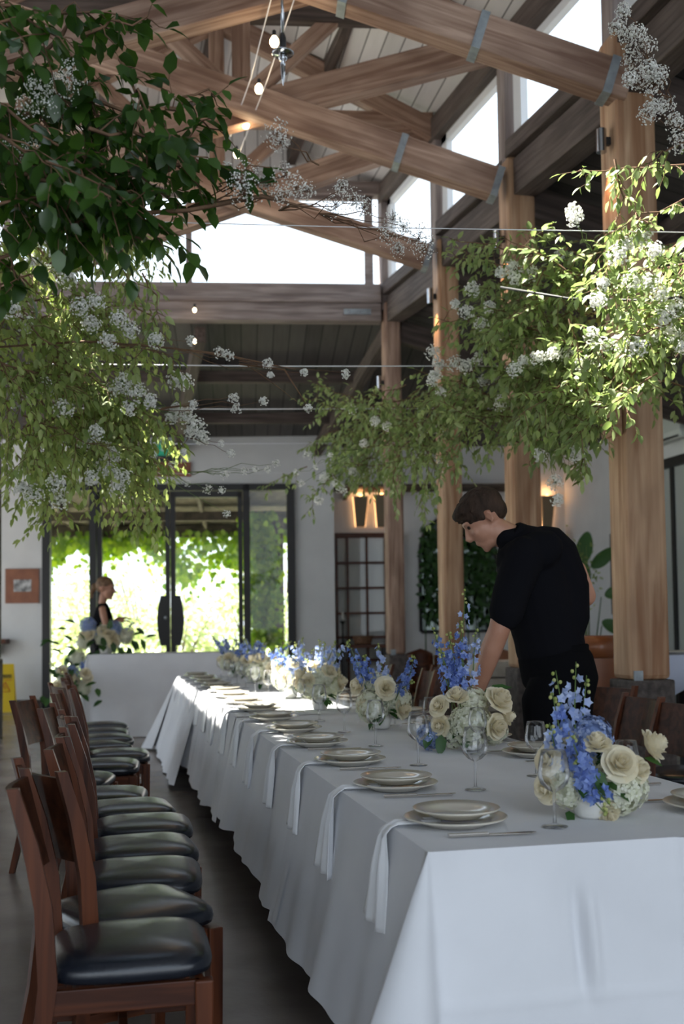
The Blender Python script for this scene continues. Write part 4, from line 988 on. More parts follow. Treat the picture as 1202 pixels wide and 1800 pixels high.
# trousers, belt, apron seat
tm = MB(); w1 = Mp(968,1135)
capsules(tm, [(Mp(968,1145),.150),(Mp(980,1185,.0),.160)], 20)
capsules(tm, [(Mp(992,1160),.125),(Mp(1000,1200),.13)], 20)
for dz, xf in ((-.10,958),(.10,990)):
    capsules(tm, [(gp(xf+4,dz,.93),.118),(gp(xf,dz,.55),.088),(gp(xf,dz,.12),.078)], 18)
to = tm.build('trousers', M_dark, man); remesh(to, .009, 4)
MB().lathe([(.140,-.02),(.146,-.015),(.146,.015),(.140,.02)], 28, tuple(Mp(972,1140)), sx=1.06, sy=1.0).build('belt', M_dark, man)
for dz, xf in ((-.10,958),(.10,990)):
    s = MB(); ft = gp(xf,dz,.045); eball(s, ft+lf*.07, (.145,.05,.045), lf, lf.cross(up), up); so2 = s.build('shoe', M_dark, man)

# ---- the woman standing beyond the covered counter
ZW = 13.2
def Wp(x, y, dz=0): return atz(x, y, ZW+dz)
wm = thing('person', 'woman with tied-back fair hair and a black top standing in profile beyond the counter flowers', 'person', tuple(V((Wp(185,1095).x, Wp(185,1095).y, 0))))
rt = RT; bd_ = MB()
Pw, wf_, wr_, wu_ = head(bd_, Wp(186,1034), rt*1.0+V((0,0,-.12)), (0,0,1), 1.12)
capsules(bd_, [(Wp(182,1046),.048),(Wp(180,1060),.05)], 12)
capsules(bd_, [(Wp(182,1078),.095),(Wp(182,1100),.10),(Wp(182,1125),.12)], 14)
def gw(x, dz, z): q = Wp(x,1095,dz); return V((q.x,q.y,z))
sh1, sh2 = Wp(180,1072,-.15), Wp(182,1072,.15)
capsules(bd_, [(sh1,.05),(sh2,.05)])
el1 = Wp(187,1104,-.19); capsules(bd_, [(sh1,.045),(el1,.036),(Wp(206,1092,-.12),.026)], 12); hand(bd_, Wp(206,1092,-.12), rt+V((0,0,.1)), (0,0,-1), 1, .5, 1)
el2 = Wp(190,1102,.16); capsules(bd_, [(sh2,.045),(el2,.036),(Wp(209,1087,.08),.026)], 12); hand(bd_, Wp(209,1087,.08), rt+V((0,0,.1)), (0,0,-1), 1, .5, -1)
for dz in (-.09,.09): capsules(bd_, [(gw(182,dz,.95),.085),(gw(182,dz,.5),.055),(gw(182,dz,.08),.036)], 12); capsules(bd_, [(gw(182,dz,.05),.035),(gw(182,dz,.035)+rt*.15,.03)])
o = bd_.build('body', M_skin, wm); remesh(o, .007, 4)
hm = MB(); eball(hm, Pw(-.018,0,.046), (.110,.092,.094), wf_, wr_, wu_); eball(hm, Pw(-.060,0,.0), (.05,.066,.06), wf_, wr_, wu_)
eball(hm, Pw(-.125,0,.0), (.045,.04,.045), wf_, wr_, wu_); capsules(hm, [(Pw(-.12,0,.0),.035),(Pw(-.15,0,-.06),.028),(Pw(-.14,0,-.12),.015)])
ho = hm.build('hair', M_hairb, wm); remesh(ho, .008, 2)
tm = MB(); capsules(tm, [(Wp(181,1070),.085),(Wp(181,1085),.118),(Wp(182,1105),.115),(Wp(182,1130),.13)], 18); capsules(tm, [(Wp(180,1073,-.13),.062),(Wp(180,1073,.13),.062)])
o = tm.build('top', M_shirt, wm); remesh(o, .009, 3)
tm = MB()
for dz in (-.09,.09): capsules(tm, [(gw(182,dz,.97),.11),(gw(182,dz,.5),.08),(gw(182,dz,.1),.065)], 14)
o = tm.build('trousers', M_dark, wm); remesh(o, .01, 3)
for sy in (-1,1): MB().ball(Pw(.078,sy*.030,.010), .009, 8, 6).build('eye', M_hair, wm)

# ================================================================== covered counter with flowers
# white cloth down to the floor
A0, A1 = V((-.20,12.55,0)), V((1.60,12.30,0)); ux = (A1-A0).normalized(); uy = V((-ux.y,ux.x,0)); CL = (A1-A0).length; CZ = .93
ct = thing('buffet_counter', 'high counter hidden under the floor-length white cloth at the far end', 'table', tuple((A0+A1)/2+uy*.3))
ins = MB(); q = [A0+ux*.03+uy*.03, A1-ux*.03+uy*.03, A1-ux*.03+uy*.57, A0+ux*.03+uy*.57]; ins.hexa([p+V((0,0,CZ-.06)) for p in q],[p+V((0,0,CZ-.012)) for p in q]); ins.build('counter_top', M_chairw, ct, smooth=False)
for fx in (.06,CL-.12):
    for fy in (.06,.5): p = A0+ux*fx+uy*fy; MB().box((p.x,p.y,0),(p.x+.05,p.y+.05,CZ-.06)).build('leg', M_chaird, ct, smooth=False)
cm = MB(); nseg = []
cor = [A0, A1, A1+uy*.6, A0+uy*.6]
for e in range(4):
    a, b = cor[e], cor[(e+1)%4]; n = (b-a).normalized(); n = V((n.y,-n.x,0)); k = 40 if e % 2 == 0 else 16
    for i in range(k): nseg.append((a.lerp(b,i/k), n, 0))
    n2 = (cor[(e+2)%4]-b).normalized(); n2 = V((n2.y,-n2.x,0))
    for i in range(5): nseg.append((b.copy(), n.lerp(n2,i/5).normalized(), math.sin(math.pi*(i)/5)))
NN = len(nseg)
def cf(u, v):
    i = int(round(u*NN)) % NN; p, n, c_ = nseg[i]; t = v
    s = i*.05; o = .01+.05*t+.016*t*math.sin(s*6+.5*math.sin(s*2.3))+.008*t*math.sin(s*17)+c_*.09*t
    if v == 0: o = 0
    return V((p.x,p.y,CZ*(1-t)+.008)) + n*o
cm.grid(cf, NN, 12, closeu=True); cm.add([p+V((0,0,CZ+.008)) for p in cor], [(0,1,2,3)])
tag(cm.build('tablecloth', M_cloth, loc=tuple(A0+V((0,0,CZ)))), 'floor-length white cloth over the high counter by the glass doors', 'tablecloth')
rr = random.Random(77); bw = V((.0,12.95,CZ+.01)); bw = A0+ux*.18+uy*.22+V((0,0,CZ+.01))
ro, hy, de, lv = [], [], [], []
for j in range(15):
    a = rr.random()*6.28; e = rr.uniform(-.2,1.2); q = V((math.cos(a)*math.cos(e)*1.35-.1, -abs(math.sin(a)*math.cos(e))*.8, math.sin(e)*.9)); ro.append((tuple(V((0,0,.14))+q*.20), (q.x,q.y-.6,q.z+.2), rr.uniform(.055,.075)))
for (x,z) in ((-.25,.05),(.1,.2),(-.05,.1),(.22,.12),(-.32,-.12),(-.2,.25)): hy.append(((x,-.05,.08+z), rr.uniform(.08,.10), 1 if x in (-.2,.1) else 0))
for j in range(10):
    q = V((rr.uniform(-.42,.36), rr.uniform(-.15,.1), rr.uniform(.22,.40))); de.append(((q.x*.4,q.y*.3,.1), tuple(q), j%2, 26))
for j in range(3): de.append(((-.25,-.1,0),(-.38+.05*j,-.14,-.30-.03*j),0,26))
for j in range(46): q = V((rr.gauss(-.05,.26), rr.gauss(-.05,.1), rr.gauss(.08,.13))); lv.append((tuple(q),(q.x,q.y-.1,-.1+rr.gauss(0,.4)),.14))
arrangement(tuple(bw), 'big spreading arrangement of white roses and dark leaves on the covered counter', ro, hy, de, lv, 60, vr=.07, vh=.12)
# low basket of flowers standing on the floor left of the counter
bw2 = V((-.36,12.35,0.0))
st_ = thing('flower_stand', 'dark slim stand carrying flowers at the left of the covered counter', 'stand', tuple(bw2)); MB().lathe([(.11,0),(.11,.02),(.02,.03),(.02,.44),(.09,.46),(.09,.48)], 18, bw2).build('stand_body', M_black, st_)
ro = [((rr.uniform(-.16,.18),rr.uniform(-.16,0),rr.uniform(.05,.32)),(rr.gauss(0,.5),-1,.4),.06) for _ in range(8)]
hy = [((-.1,-.05,.15),.09,0),((.12,-.02,.1),.09,0),((0,-.05,.28),.08,1)]; de = [((0,0,.1),(rr.uniform(-.25,.25),-.1,rr.uniform(.3,.42)),j%2,24) for j in range(5)]
lv = [((rr.gauss(0,.13),rr.gauss(-.05,.08),rr.gauss(.15,.12)),(rr.gauss(0,1),-.4,-.3),.13) for _ in range(26)]
arrangement(tuple(bw2+V((0,0,.48))), 'lower white arrangement with dark leaves at the left of the covered counter', ro, hy, de, lv, 61, vr=.07, vh=.1)

# ================================================================== the far side of the room
def wf_pt(x, y, d=0): p = onpl(x, y, WP+SN*d, SN); return p
def flat(name, x0, y0, x1, y1, d, th, m, parent=None, **k):
    a, b = wf_pt(x0,y0,d), wf_pt(x1,y1,d); s0, s1 = (a-WP).dot(SK), (b-WP).dot(SK); mb = MB(); wallpiece(mb, s0, s1, min(a.z,b.z), max(a.z,b.z), d-th, d)
    return mb.build(name, m, parent, smooth=False, **k)
# framed picture on the left wall
p = wf_pt(40,1030); t = thing('framed_picture', 'small monochrome photograph in a wide copper-brown frame on the left white wall', 'picture', tuple(p))
flat('frame', 10,1000,69,1060, -.005,.03, M_copper, t); flat('photograph', 24,1019,55,1040, -.036,.006, M_photo, t)
# exit sign and board
p = wf_pt(297,792); t = thing('exit_sign', 'green illuminated exit sign above the glass doors', 'sign', tuple(p))
flat('sign_panel', 276,778,316,801, -.02,.06, M_green, t)
rm = MB(); c_ = wf_pt(288,789,-.085)
def wb(cx, cy, w, h, dd=-.084):
    a, b = wf_pt(cx-w/2,cy+h/2,dd), wf_pt(cx+w/2,cy-h/2,dd); s0, s1 = (a-WP).dot(SK), (b-WP).dot(SK); wallpiece(rm, s0, s1, a.z, b.z, dd, dd+.004)
for (a,b,w,h) in ((285,789,2,7),(289,786,5,1.6),(287,792,4,1.6),(283,791,3,1.4),(290,789,1.6,6),(301,789,8,1.6),(305,786.5,1.6,3),(305,791.5,1.6,3)): wb(a,b,w,h)
rm.build('running_figure', mat('sign_white',(.6,.7,.65),.5), t, smooth=False)
p = wf_pt(297,826); t = tag(flat('wall_board', 255,813,336,838, -.01,.04, M_copper), 'reddish brown board fixed above the glass doors, under the exit sign', 'board')
t = tag(flat('mounting_box', 276,802,316,812, -.01,.05, M_black), 'small dark box between the exit sign and the brown board', 'box')
# wall bracket shelf at the far left
a = wf_pt(0,1128); t = thing('wall_shelf', 'stub of a reddish timber shelf at the left edge of the room', 'shelf', tuple(a))
flat('shelf_board', -60,1124,17,1131, -.01,.30, M_chairw, t); flat('bracket', -10,1131,2,1150, -.01,.2, M_chairw, t)
# yellow wet-floor sign
y0p = onz(8,1252,0); t = thing('wet_floor_sign', 'yellow folding wet floor warning sign at the left edge', 'sign', tuple(y0p))
s_ = (1252-1168)/1900*16.0; y0v = V(y0p)
for k, dd in enumerate((0,.34)):
    w0, w1 = .17, .12; n = -1 if k == 0 else 1
    b = MB(); bs = [V((-w0,dd,0)),V((w0-.02,dd,0)),V((w0-.02,dd+.02,0)),V((-w0,dd+.02,0))]; tp = [V((-w1,.16,s_)),V((w1,.16,s_)),V((w1,.18,s_)),V((-w1,.18,s_))]
    b.hexa([v+y0v for v in bs],[v+y0v for v in tp]); b.build('panel', M_yel, t, smooth=False)
def sp(x, z, o=-.004): # on the front panel
    f = z/s_; return y0v + V((x, .16*f+o, z))
b = MB(); 
for (xa,za,xb,zb) in ((-.07,.30,.07,.30),(.07,.30,0,.44),(0,.44,-.07,.30)): b.tube([sp(xa,za),sp(xb,zb)], .006, 4)
b.tube([sp(0,.33),sp(0,.385)], .005, 4); b.build('warning_triangle', M_red, t)
b = MB(); 
b.add([sp(-.09,.50),sp(.09,.50),sp(.09,.55),sp(-.09,.55)],[(0,1,2,3)]); b.build('word_panel', mat('sign_black',(.03,.02,.01),.5), t)
def text(s, loc, size, m, parent, rot=None, name='lettering'):
    cu = bpy.data.curves.new(name, 'FONT'); cu.body = s; cu.size = size; cu.align_x = 'CENTER'; cu.extrude = .001; cu.materials.append(m)
    tmp = bpy.data.objects.new('tmp', cu); col.objects.link(tmp); bpy.context.view_layer.update()
    me = bpy.data.meshes.new_from_object(tmp.evaluated_get(bpy.context.evaluated_depsgraph_get())); bpy.data.objects.remove(tmp)
    o = bpy.data.objects.new(name, me); col.objects.link(o); W = Matrix.Translation(V(loc)) @ (rot if rot is not None else Matrix.Rotation(R_(90),4,'X'))
    if parent is not None: o.parent = parent; o.matrix_basis = MW[parent.name].inverted() @ W
    else: o.matrix_basis = W
    return o
text('CAUTION', tuple(sp(0,.51,-.008)), .042, M_yel, t); text('WET FLOOR', tuple(sp(0,.46,-.008)), .032, M_red, t)

# framed glass screen (lattice door) in the recess
D2 = .62
t = thing('glass_screen', 'dark-framed screen of many small glass panes standing in the recess right of the doors', 'screen', tuple(wf_pt(632,1130,D2)))
def sa(x, d=D2): return (onpl(x,1000,WP+SN*d,SN)-WP).dot(SK)
def za(y, d=D2, x=632): return onpl(x,y,WP+SN*d,SN).z
fr = MB(); zt2 = za(941)
for (a,b) in ((589,593),(608,612),(642,646),(674,678),(703,707)): wallpiece(fr, sa(a), sa(b), .1, zt2, D2-.10, D2-.04)
for y in (944,990,1034,1078,1120,1160): z = za(y); wallpiece(fr, sa(589), sa(707), z-.02, z+.02, D2-.10, D2-.04)
wallpiece(fr, sa(589), sa(707), zt2-.03, zt2+.03, D2-.11, D2-.03)
fr.build('frame', M_chairw, t, smooth=False); 
pn = MB(); pn.add([wl(sa(590),.12,D2-.07),wl(sa(706),.12,D2-.07),wl(sa(706),zt2,D2-.07),wl(sa(590),zt2,D2-.07)],[(0,1,2,3)]); pn.build('glass', M_paned, t, smooth=False)
# sconces: tapered upward troughs
def sconce(x, yt, yb_, w0, w1, d, label, right=False):
    a, b = wf_pt(x,yt,d), wf_pt(x,yb_,d)
    if right: a, b = onX(x,yt,XW), onX(x,yb_,XW)
    t = thing('wall_sconce', label, 'light', tuple(b)); k = 16.3/1900
    if not right: u, n = SK, -SN
    else: u, n = V((0,-1,0)), V((-1,0,0))
    h0, h1 = w0*k/2, w1*k/2
    mb = MB(); mb.hexa([b-u*h1+n*.03,b+u*h1+n*.03,b+u*h1+n*.09,b-u*h1+n*.09],[a-u*h0+n*.03,a+u*h0+n*.03,a+u*h0+n*.16,a-u*h0+n*.16]); mb.build('shade', M_brass, t, smooth=False)
    m_ = (a+b)/2; lm = MB(); lm.box((-.02,-.02,-.02),(.02,.02,.02), Matrix.Translation(a+n*.05+V((0,0,.01)))); lm.build('lamp', M_warm, t, smooth=False)
    lm = MB(); 
    for sg in (-1,1): lm.hexa([b+u*sg*h1*1.05+n*.005, b+u*sg*(h1*1.05+.006)+n*.005, b+u*sg*(h1*1.05+.006)+n*.02, b+u*sg*h1*1.05+n*.02],[a+u*sg*h0*1.05+n*.005, a+u*sg*(h0*1.05+.006)+n*.005, a+u*sg*(h0*1.05+.006)+n*.02, a+u*sg*h0*1.05+n*.02])
    lm.build('glow_strip', M_warm, t, smooth=False)
    ld = bpy.data.lights.new('sconce_lamp', 'POINT'); ld.energy = 1.3; ld.color = (1,.5,.2); ld.shadow_soft_size = .03
    lo = bpy.data.objects.new('sconce_lamp', ld); col.objects.link(lo); lo.parent = t; lo.location = tuple(a+n*.08+V((0,0,.07))-b)
sconce(633,874,926,27,17,D2, 'tapered bronze wall sconce above the glass screen, lit edges')
sconce(670,871,927,27,17,D2, 'tapered bronze wall sconce partly behind the greyer column')
sconce(960,873,930,26,17,D2, 'tapered bronze wall sconce right of the bending man\'s head')
sconce(1157,850,905,16,10,0, 'bronze wall sconce glowing beside the right-hand door', True)
# arched mirrors / windows
def arch(x0, x1, ytop, ybot, label):
    a0, a1 = sa(x0), sa(x1); z0, z1 = za(ybot), za(ytop); r_ = (a1-a0)/2; cxx = (a0+a1)/2; n = 18
    t = thing('arched_mirror', label, 'mirror', tuple(wl(cxx,z0,D2)))
    outer = [(a0,z0),(a1,z0)] + [(cxx+r_*math.cos(math.pi*k/n), z1-r_+r_*math.sin(math.pi*k/n)) for k in range(n+1)]
    g = MB(); g.add([wl(s,z,D2-.05) for s,z in outer], [tuple(range(len(outer)))]); g.build('mirror_pane', M_mirror, t, smooth=False)
    f = MB(); f.tube([wl(s,z,D2-.05) for s,z in outer]+[wl(a0,z0,D2-.05)], .03, 6); f.build('frame', M_black, t)
    f = MB(); f.tube([wl(cxx,z0,D2-.06),wl(cxx,z1,D2-.06)], .018, 4); f.tube([wl(a0,z0+.5*(z1-z0),D2-.06),wl(a1,z0+.5*(z1-z0),D2-.06)], .012, 4); f.build('glazing_bar', M_black, t)
arch(738,870,905,1112, 'large dark arched mirror on the back wall behind the knotty column')
fm = MB()  # leaves before the pane, added in place of the mirror's reflection
for _ in range(900): p = wl(rnd.uniform(sa(742,.5),sa(868,.5)), za(1095,.5)+(za(925,.5)-za(1095,.5))*rnd.random()**.9, .48+rnd.gauss(0,.03)); a_, b_2 = leaf_verts(p, rv()+V((0,0,-.5)), -SN+rv(.5), .13, .08); fm.add(a_, b_2)
for k in range(7): fm.tube([wl(sa(745+k*19,.5),0,.48), wl(sa(748+k*18,.5),za(930,.5),.48)], [.014,.005], 5)
tag(fm.build('reflection_foliage', M_arrl, loc=tuple(wl(sa(800,.5),0,.48))), 'added dark leaves standing in for foliage reflected in the arched mirror', 'plant')
# console, basket, candlestick
cs = thing('console_table', 'narrow dark console table in front of the glass screen', 'table', tuple(onz(640,1200,0)))
cc = onpl(640,1133,WP+SN*.1,SN); s0_, s1_ = sa(593,.1), sa(684,.1)
tp = MB(); wallpiece(tp, s0_, s1_, cc.z-.05, cc.z, .0,.40); tp.build('top', M_chairw, cs, smooth=False, bevel=.004)
for s in (s0_+.06, s1_-.12): 
    for d in (.04,.30): l = MB(); wallpiece(l, s, s+.06, 0, cc.z-.05, d, d+.06); l.build('leg', M_black, cs, smooth=False)
bs = thing('wicker_basket', 'low woven brown basket on the console table', 'basket', tuple(wl(sa(637,.1),cc.z,.2)))
c_ = wl(sa(637,.1),cc.z,.2); w_ = .17
MB().lathe([(w_*.8,0),(w_*.9,.05),(w_,.13),(w_*1.05,.14),(w_*.95,.13),(w_*.8,.04),(0,.02)], 24, c_, sy=.6).build('basket_body', M_basket, bs)
bs = thing('candlestick', 'black candlestick with a white candle at the left of the console table', 'candlestick', tuple(wl(sa(602,.1),cc.z,.2)))
c_ = wl(sa(602,.1),cc.z,.2); MB().lathe([(.06,0),(.055,.015),(.015,.04),(.02,.12),(.012,.2),(.016,.33),(.045,.37),(.045,.38),(0,.38)], 16, c_).build('holder', M_black, bs)
MB().lathe([(.022,.38),(.022,.52),(.0,.525)], 12, c_).build('candle', M_vase, bs)
# bench seating with leather backs along the back wall
for k, (x0,x1) in enumerate(((712,765),(768,830),(836,905))):
    a, b = onz(x0,1188,0), onz(x1,1188,0); yy = 12.9
    a = V((onpl(x0,1150,V((0,yy,0)),SN).x,onpl(x0,1150,V((0,yy,0)),SN).y,0)); b = onpl(x1,1150,V((0,yy,0)),SN); b.z = 0
    u = (b-a).normalized(); n = V((-u.y,u.x,0)); w = (b-a).length-.04
    t = thing('lounge_chair', ['brown leather round-backed chair between the greyer and knotty columns','brown leather round-backed chair behind the tall delphinium','brown leather round-backed chair left of the bending man\'s hips'][k], 'chair', tuple((a+b)/2))
    bk_ = MB(); 
    def fb(u_, v_):
        aa = (u_-.5)*math.pi; p = (a+b)/2 + u*(w/2*math.sin(aa)) + n*(-.22*math.cos(aa)+.22); return p+V((0,0,.42+.52*v_*(1-.18*abs(u_-.5)*2)))
    bk_.grid(fb, 14, 8); bk_.build('backrest', M_leather if k else M_chairw, t, solid=.05)
    c_ = (a+b)/2+n*.25; MB().ball(c_+V((0,0,.42)), (w*.45,.24,.07), 16, 8).build('seat', M_leather, t)
    for sx2 in (-1,1):
        for sy2 in (-.18,.2): q = c_+u*sx2*w*.36+n*sy2; MB().tube([q+V((0,0,.42)),q], [.022,.016], 8).build('leg', M_chaird, t)
# orange wooden chair backs just right of the greyer column
for k,(x,y_) in enumerate(((752,8.3),)):
    pass
# whitewashed crate-like sideboard behind the man
a = onpl(848,1240,V((0,9.6,0)),SN); b = onpl(905,1240,V((0,9.6,0)),SN)
t = thing('sideboard', 'whitewashed low sideboard of stacked planks seen under the bending man\'s arm', 'cabinet', (a.x,a.y,0))
zt_ = onpl(880,1160,V((0,9.6,0)),SN).z
for k in range(4):
    z0 = .30+(zt_-.30)*k/4; MB().hexa([V((a.x,a.y,z0)),V((b.x+.2,b.y,z0)),V((b.x+.2,b.y+.4,z0)),V((a.x,a.y+.4,z0))],[V((a.x,a.y,z0+(zt_-.3)/4-.012)),V((b.x+.2,b.y,z0+(zt_-.3)/4-.012)),V((b.x+.2,b.y+.4,z0+(zt_-.3)/4-.012)),V((a.x,a.y+.4,z0+(zt_-.3)/4-.012))]).build('plank_front', mat('whitewash_%d'%k,(.46,.43,.37),.8,c2=(.62,.60,.54),scale=9), t, smooth=False, bevel=.006)
for xx in (a.x+.03,b.x+.12): MB().box((xx,a.y+.03,0),(xx+.05,a.y+.3,.30)).build('leg', M_chaird, t, smooth=False)
# leather club chair at the right of the man
a = onpl(1045,1196,V((2.9,7.35,0)),SN); 
t = thing('club_chair', 'tan leather chair with a rolled headrest just right of the bending man', 'chair', (a.x,a.y,0))
MB().tube([a+V((-.10,0,-.0))+V((0,0,.24)),a+V((.16,-.02,.24))], [.085,.085], 16).build('headrest', M_leather, t)
MB().hexa([a+V((-.16,0,-.45)),a+V((.20,0,-.45)),a+V((.20,.08,-.45)),a+V((-.16,.08,-.45))],[a+V((-.12,-.03,.22)),a+V((.18,-.03,.22)),a+V((.18,.04,.22)),a+V((-.12,.04,.22))]).build('backrest', M_leather, t, bevel=.02)
MB().box((a.x-.22,a.y-.5,a.z-.52),(a.x+.22,a.y+.05,a.z-.42)).build('seat', M_leather, t, bevel=.03)
for sx2 in (-1,1):
    for yy in (-.46,.0): MB().box((a.x+sx2*.2-.02,a.y+yy,0),(a.x+sx2*.2+.02,a.y+yy+.04,a.z-.5)).build('leg', M_chairw, t, smooth=False)
    MB().hexa([a+V((sx2*.19-.015,0,-.5)),a+V((sx2*.19+.015,0,-.5)),a+V((sx2*.19+.015,.05,-.5)),a+V((sx2*.19-.015,.05,-.5))],[a+V((sx2*.17-.015,0,.2)),a+V((sx2*.17+.015,0,.2)),a+V((sx2*.17+.015,.05,.2)),a+V((sx2*.17-.015,.05,.2))]).build('back_upright', M_chairw, t, smooth=False)
# potted bird-of-paradise plant in the corner
q = onz(1035,1215,0); q = V((onX(1035,1100,6.3).x, onX(1035,1100,6.3).y, 0))
t = thing('potted_plant', 'potted plant with broad dark paddle leaves in the back right corner', 'plant', tuple(q))
MB().lathe([(.16,0),(.20,.02),(.24,.42),(.25,.45),(.22,.44),(.21,.35),(0,.35)], 24, q).build('pot', M_black, t)
k_ = (q-CP).dot(FW)/1900
for (x,y,ang,L) in ((1022,1000,.25,.62),(1040,1000,.95,.55),(1000,985,-.5,.5),(1046,1050,1.25,.5),(1015,1060,-.9,.5),(1040,1090,2.0,.5),(1025,1040,.1,.5),(1050,1100,1.6,.5)):
    tip = atz(x,y,(q-CP).dot(FW)); d = (RT*math.sin(ang)+V((0,0,1))*math.cos(ang)).normalized(); tip += V((0,rnd.uniform(-.2,.2),0))
    s = MB(); s.tube([q+V((0,0,.38)), q.lerp(tip,.5)+V((0,0,.15)), tip], [.012,.009,.006], 6); st = s.build('leaf_stalk', M_arrl, t)
    a_, b_2 = leaf_verts(tip, d, V((rnd.gauss(0,.3),-1,.2)), L*.95, L*.48, .12); MB().add(a_, b_2).build('leaf_blade', M_arrl, st, sub=2)
fm = MB()
for _ in range(240):
    p = atz(1015+rnd.gauss(0,14), 1010+rnd.gauss(0,30), (q-CP).dot(FW)-.2); a_, b_2 = leaf_verts(p, rv(), rv(), .07, .03); fm.add(a_, b_2)
for k in range(6): p = atz(1000+k*6,960,(q-CP).dot(FW)-.2); fm.tube([q+V((0,0,.38)), p], [.006,.002], 4)
tag(fm.build('fern_foliage', M_leafB, loc=tuple(q+V((0,0,.38)))), 'feathery light green foliage in front of the broad dark leaves in the corner', 'plant')
# climbing plant by the sconce behind the man
fm = MB()
for _ in range(260): p = wl(sa(958,.3)+rnd.gauss(0,.10), za(930,.3)-abs(rnd.gauss(0,.28)), .3+rnd.gauss(0,.06)); a_, b_2 = leaf_verts(p, rv()+V((0,0,-.5)), rv(), .09, .04); fm.add(a_, b_2)
for k in range(4): fm.tube([wl(sa(958,.3)+k*.03,0,.3), wl(sa(958,.3)+(k-2)*.05,za(935,.3),.3)], [.012,.004], 5)
tag(fm.build('tall_foliage_plant', M_arrl, loc=tuple(wl(sa(958,.3),0,.3))), 'tall narrow leafy plant below the sconce right of the man', 'plant')
# dark picture on the right wall, AC unit, door
ya_, yb2 = onX(1084,1000,XW).y, onX(1078,1000,XW).y
zt_, zb3 = onX(1080,938,XW).z, onX(1080,1080,XW).z
tag(MB().box((XW-.05,ya_-.2,zb3),(XW-.01,yb2,zt_)).build('dark_picture', M_black, smooth=False, loc=(XW-.03,ya_,zb3)), 'thin dark framed panel on the right wall, seen edge-on beside the thick column', 'picture')
yA, yB = onX(1202,760,XW).y-.3, onX(1150,760,XW).y; zt_, zb3 = onX(1180,738,XW).z, onX(1180,782,XW).z
t = thing('air_conditioner', 'white wall-mounted air conditioner high on the right wall', 'air conditioner', (XW-.1,(yA+yB)/2,zb3))
MB().add([(XW-.01,yA,zb3+.02),(XW-.20,yA,zb3),(XW-.24,yA,zb3+.10),(XW-.22,yA,zt_),(XW-.01,yA,zt_),(XW-.01,yB,zb3+.02),(XW-.20,yB,zb3),(XW-.24,yB,zb3+.10),(XW-.22,yB,zt_),(XW-.01,yB,zt_)],[(4,3,2,1,0),(5,6,7,8,9),(0,1,6,5),(1,2,7,6),(2,3,8,7),(3,4,9,8),(4,0,5,9)]).build('casing', M_ac, t, smooth=False, bevel=.01)
MB().box((XW-.235,yA+.06,zb3+.015),(XW-.225,yB-.06,zb3+.04)).build('air_slot', M_black, t, smooth=False)
# side table at the right edge
q = onpl(1195,1160,V((4.1,6.9,0)),SN); zt3 = onpl(1170,1152,V((4.1,6.9,0)),SN).z; x0_ = onpl(1152,1150,V((4.1,6.9,0)),SN).x
t = thing('side_table', 'small dining table under a white cloth at the right edge', 'table', (x0_+.4,q.y+.4,0))
MB().box((x0_+.02,q.y+.02,zt3-.04),(x0_+.85,q.y+.8,zt3-.008)).build('tabletop', M_chairw, t, smooth=False)
MB().lathe([(.22,0),(.22,.02),(.035,.05),(.035,zt3-.04),(.1,zt3-.04)], 16, (x0_+.42,q.y+.4,0)).build('pedestal', M_black, t)
sm_ = MB(); w, d = .87, .82; cor = [(x0_,q.y),(x0_+w,q.y),(x0_+w,q.y+d),(x0_,q.y+d)]
per = []
for e in range(4):
    (ax_,ay_),(bx_,by_) = cor[e], cor[(e+1)%4]
    for i in range(12): per.append((ax_+(bx_-ax_)*i/12, ay_+(by_-ay_)*i/12, (i/12)))
def sf(u, v):
    i = int(round(u*48)) % 48; x, y, f = per[i]; cxx, cyy = x0_+w/2, q.y+d/2; n = V((x-cxx,y-cyy,0)).normalized()
    corner = abs(f-.5)*2; return V((x,y,zt3)) + n*(v*(.03+.05*corner)+.01*v*math.sin(i*1.9)) + V((0,0,-v*(.18+.20*corner**2)))
sm_.grid(sf, 48, 8, closeu=True); sm_.add([V((a,b,zt3)) for a,b in cor],[(0,1,2,3)])
tag(sm_.build('tablecloth', mat('pale_blue_linen',(.55,.60,.74),.9), loc=(x0_,q.y,zt3)), 'pale blue-white cloth with pointed corners on the small right-hand table', 'tablecloth')
pc = copy_tree(big); pc.location = (x0_+.28,q.y+.2,zt3+.002); tag(pc, 'cream plate on the small table at the right edge', 'plate', 'dinner plates on side tables')
for k, (x,y,a) in enumerate([(x0_+.15,q.y-.28,100),(x0_+.75,q.y-.25,85),(3.0,5.2,150)]):
    chair(x, y, a, ['dark wood chair drawn up to the small right-hand table','dark wood chair at the right edge by the small table','dark wood chair standing before the thick column\'s plinth'][k], 'dark wood chairs at the right of the room')
for k, (x,y,a) in enumerate([(2.55,8.9,185),(2.75,6.7,175)]): chair(x, y, a, ['orange-brown chair behind the third arrangement','orange-brown chair partly hidden by the bending man'][k], 'chairs behind the right side of the long table')
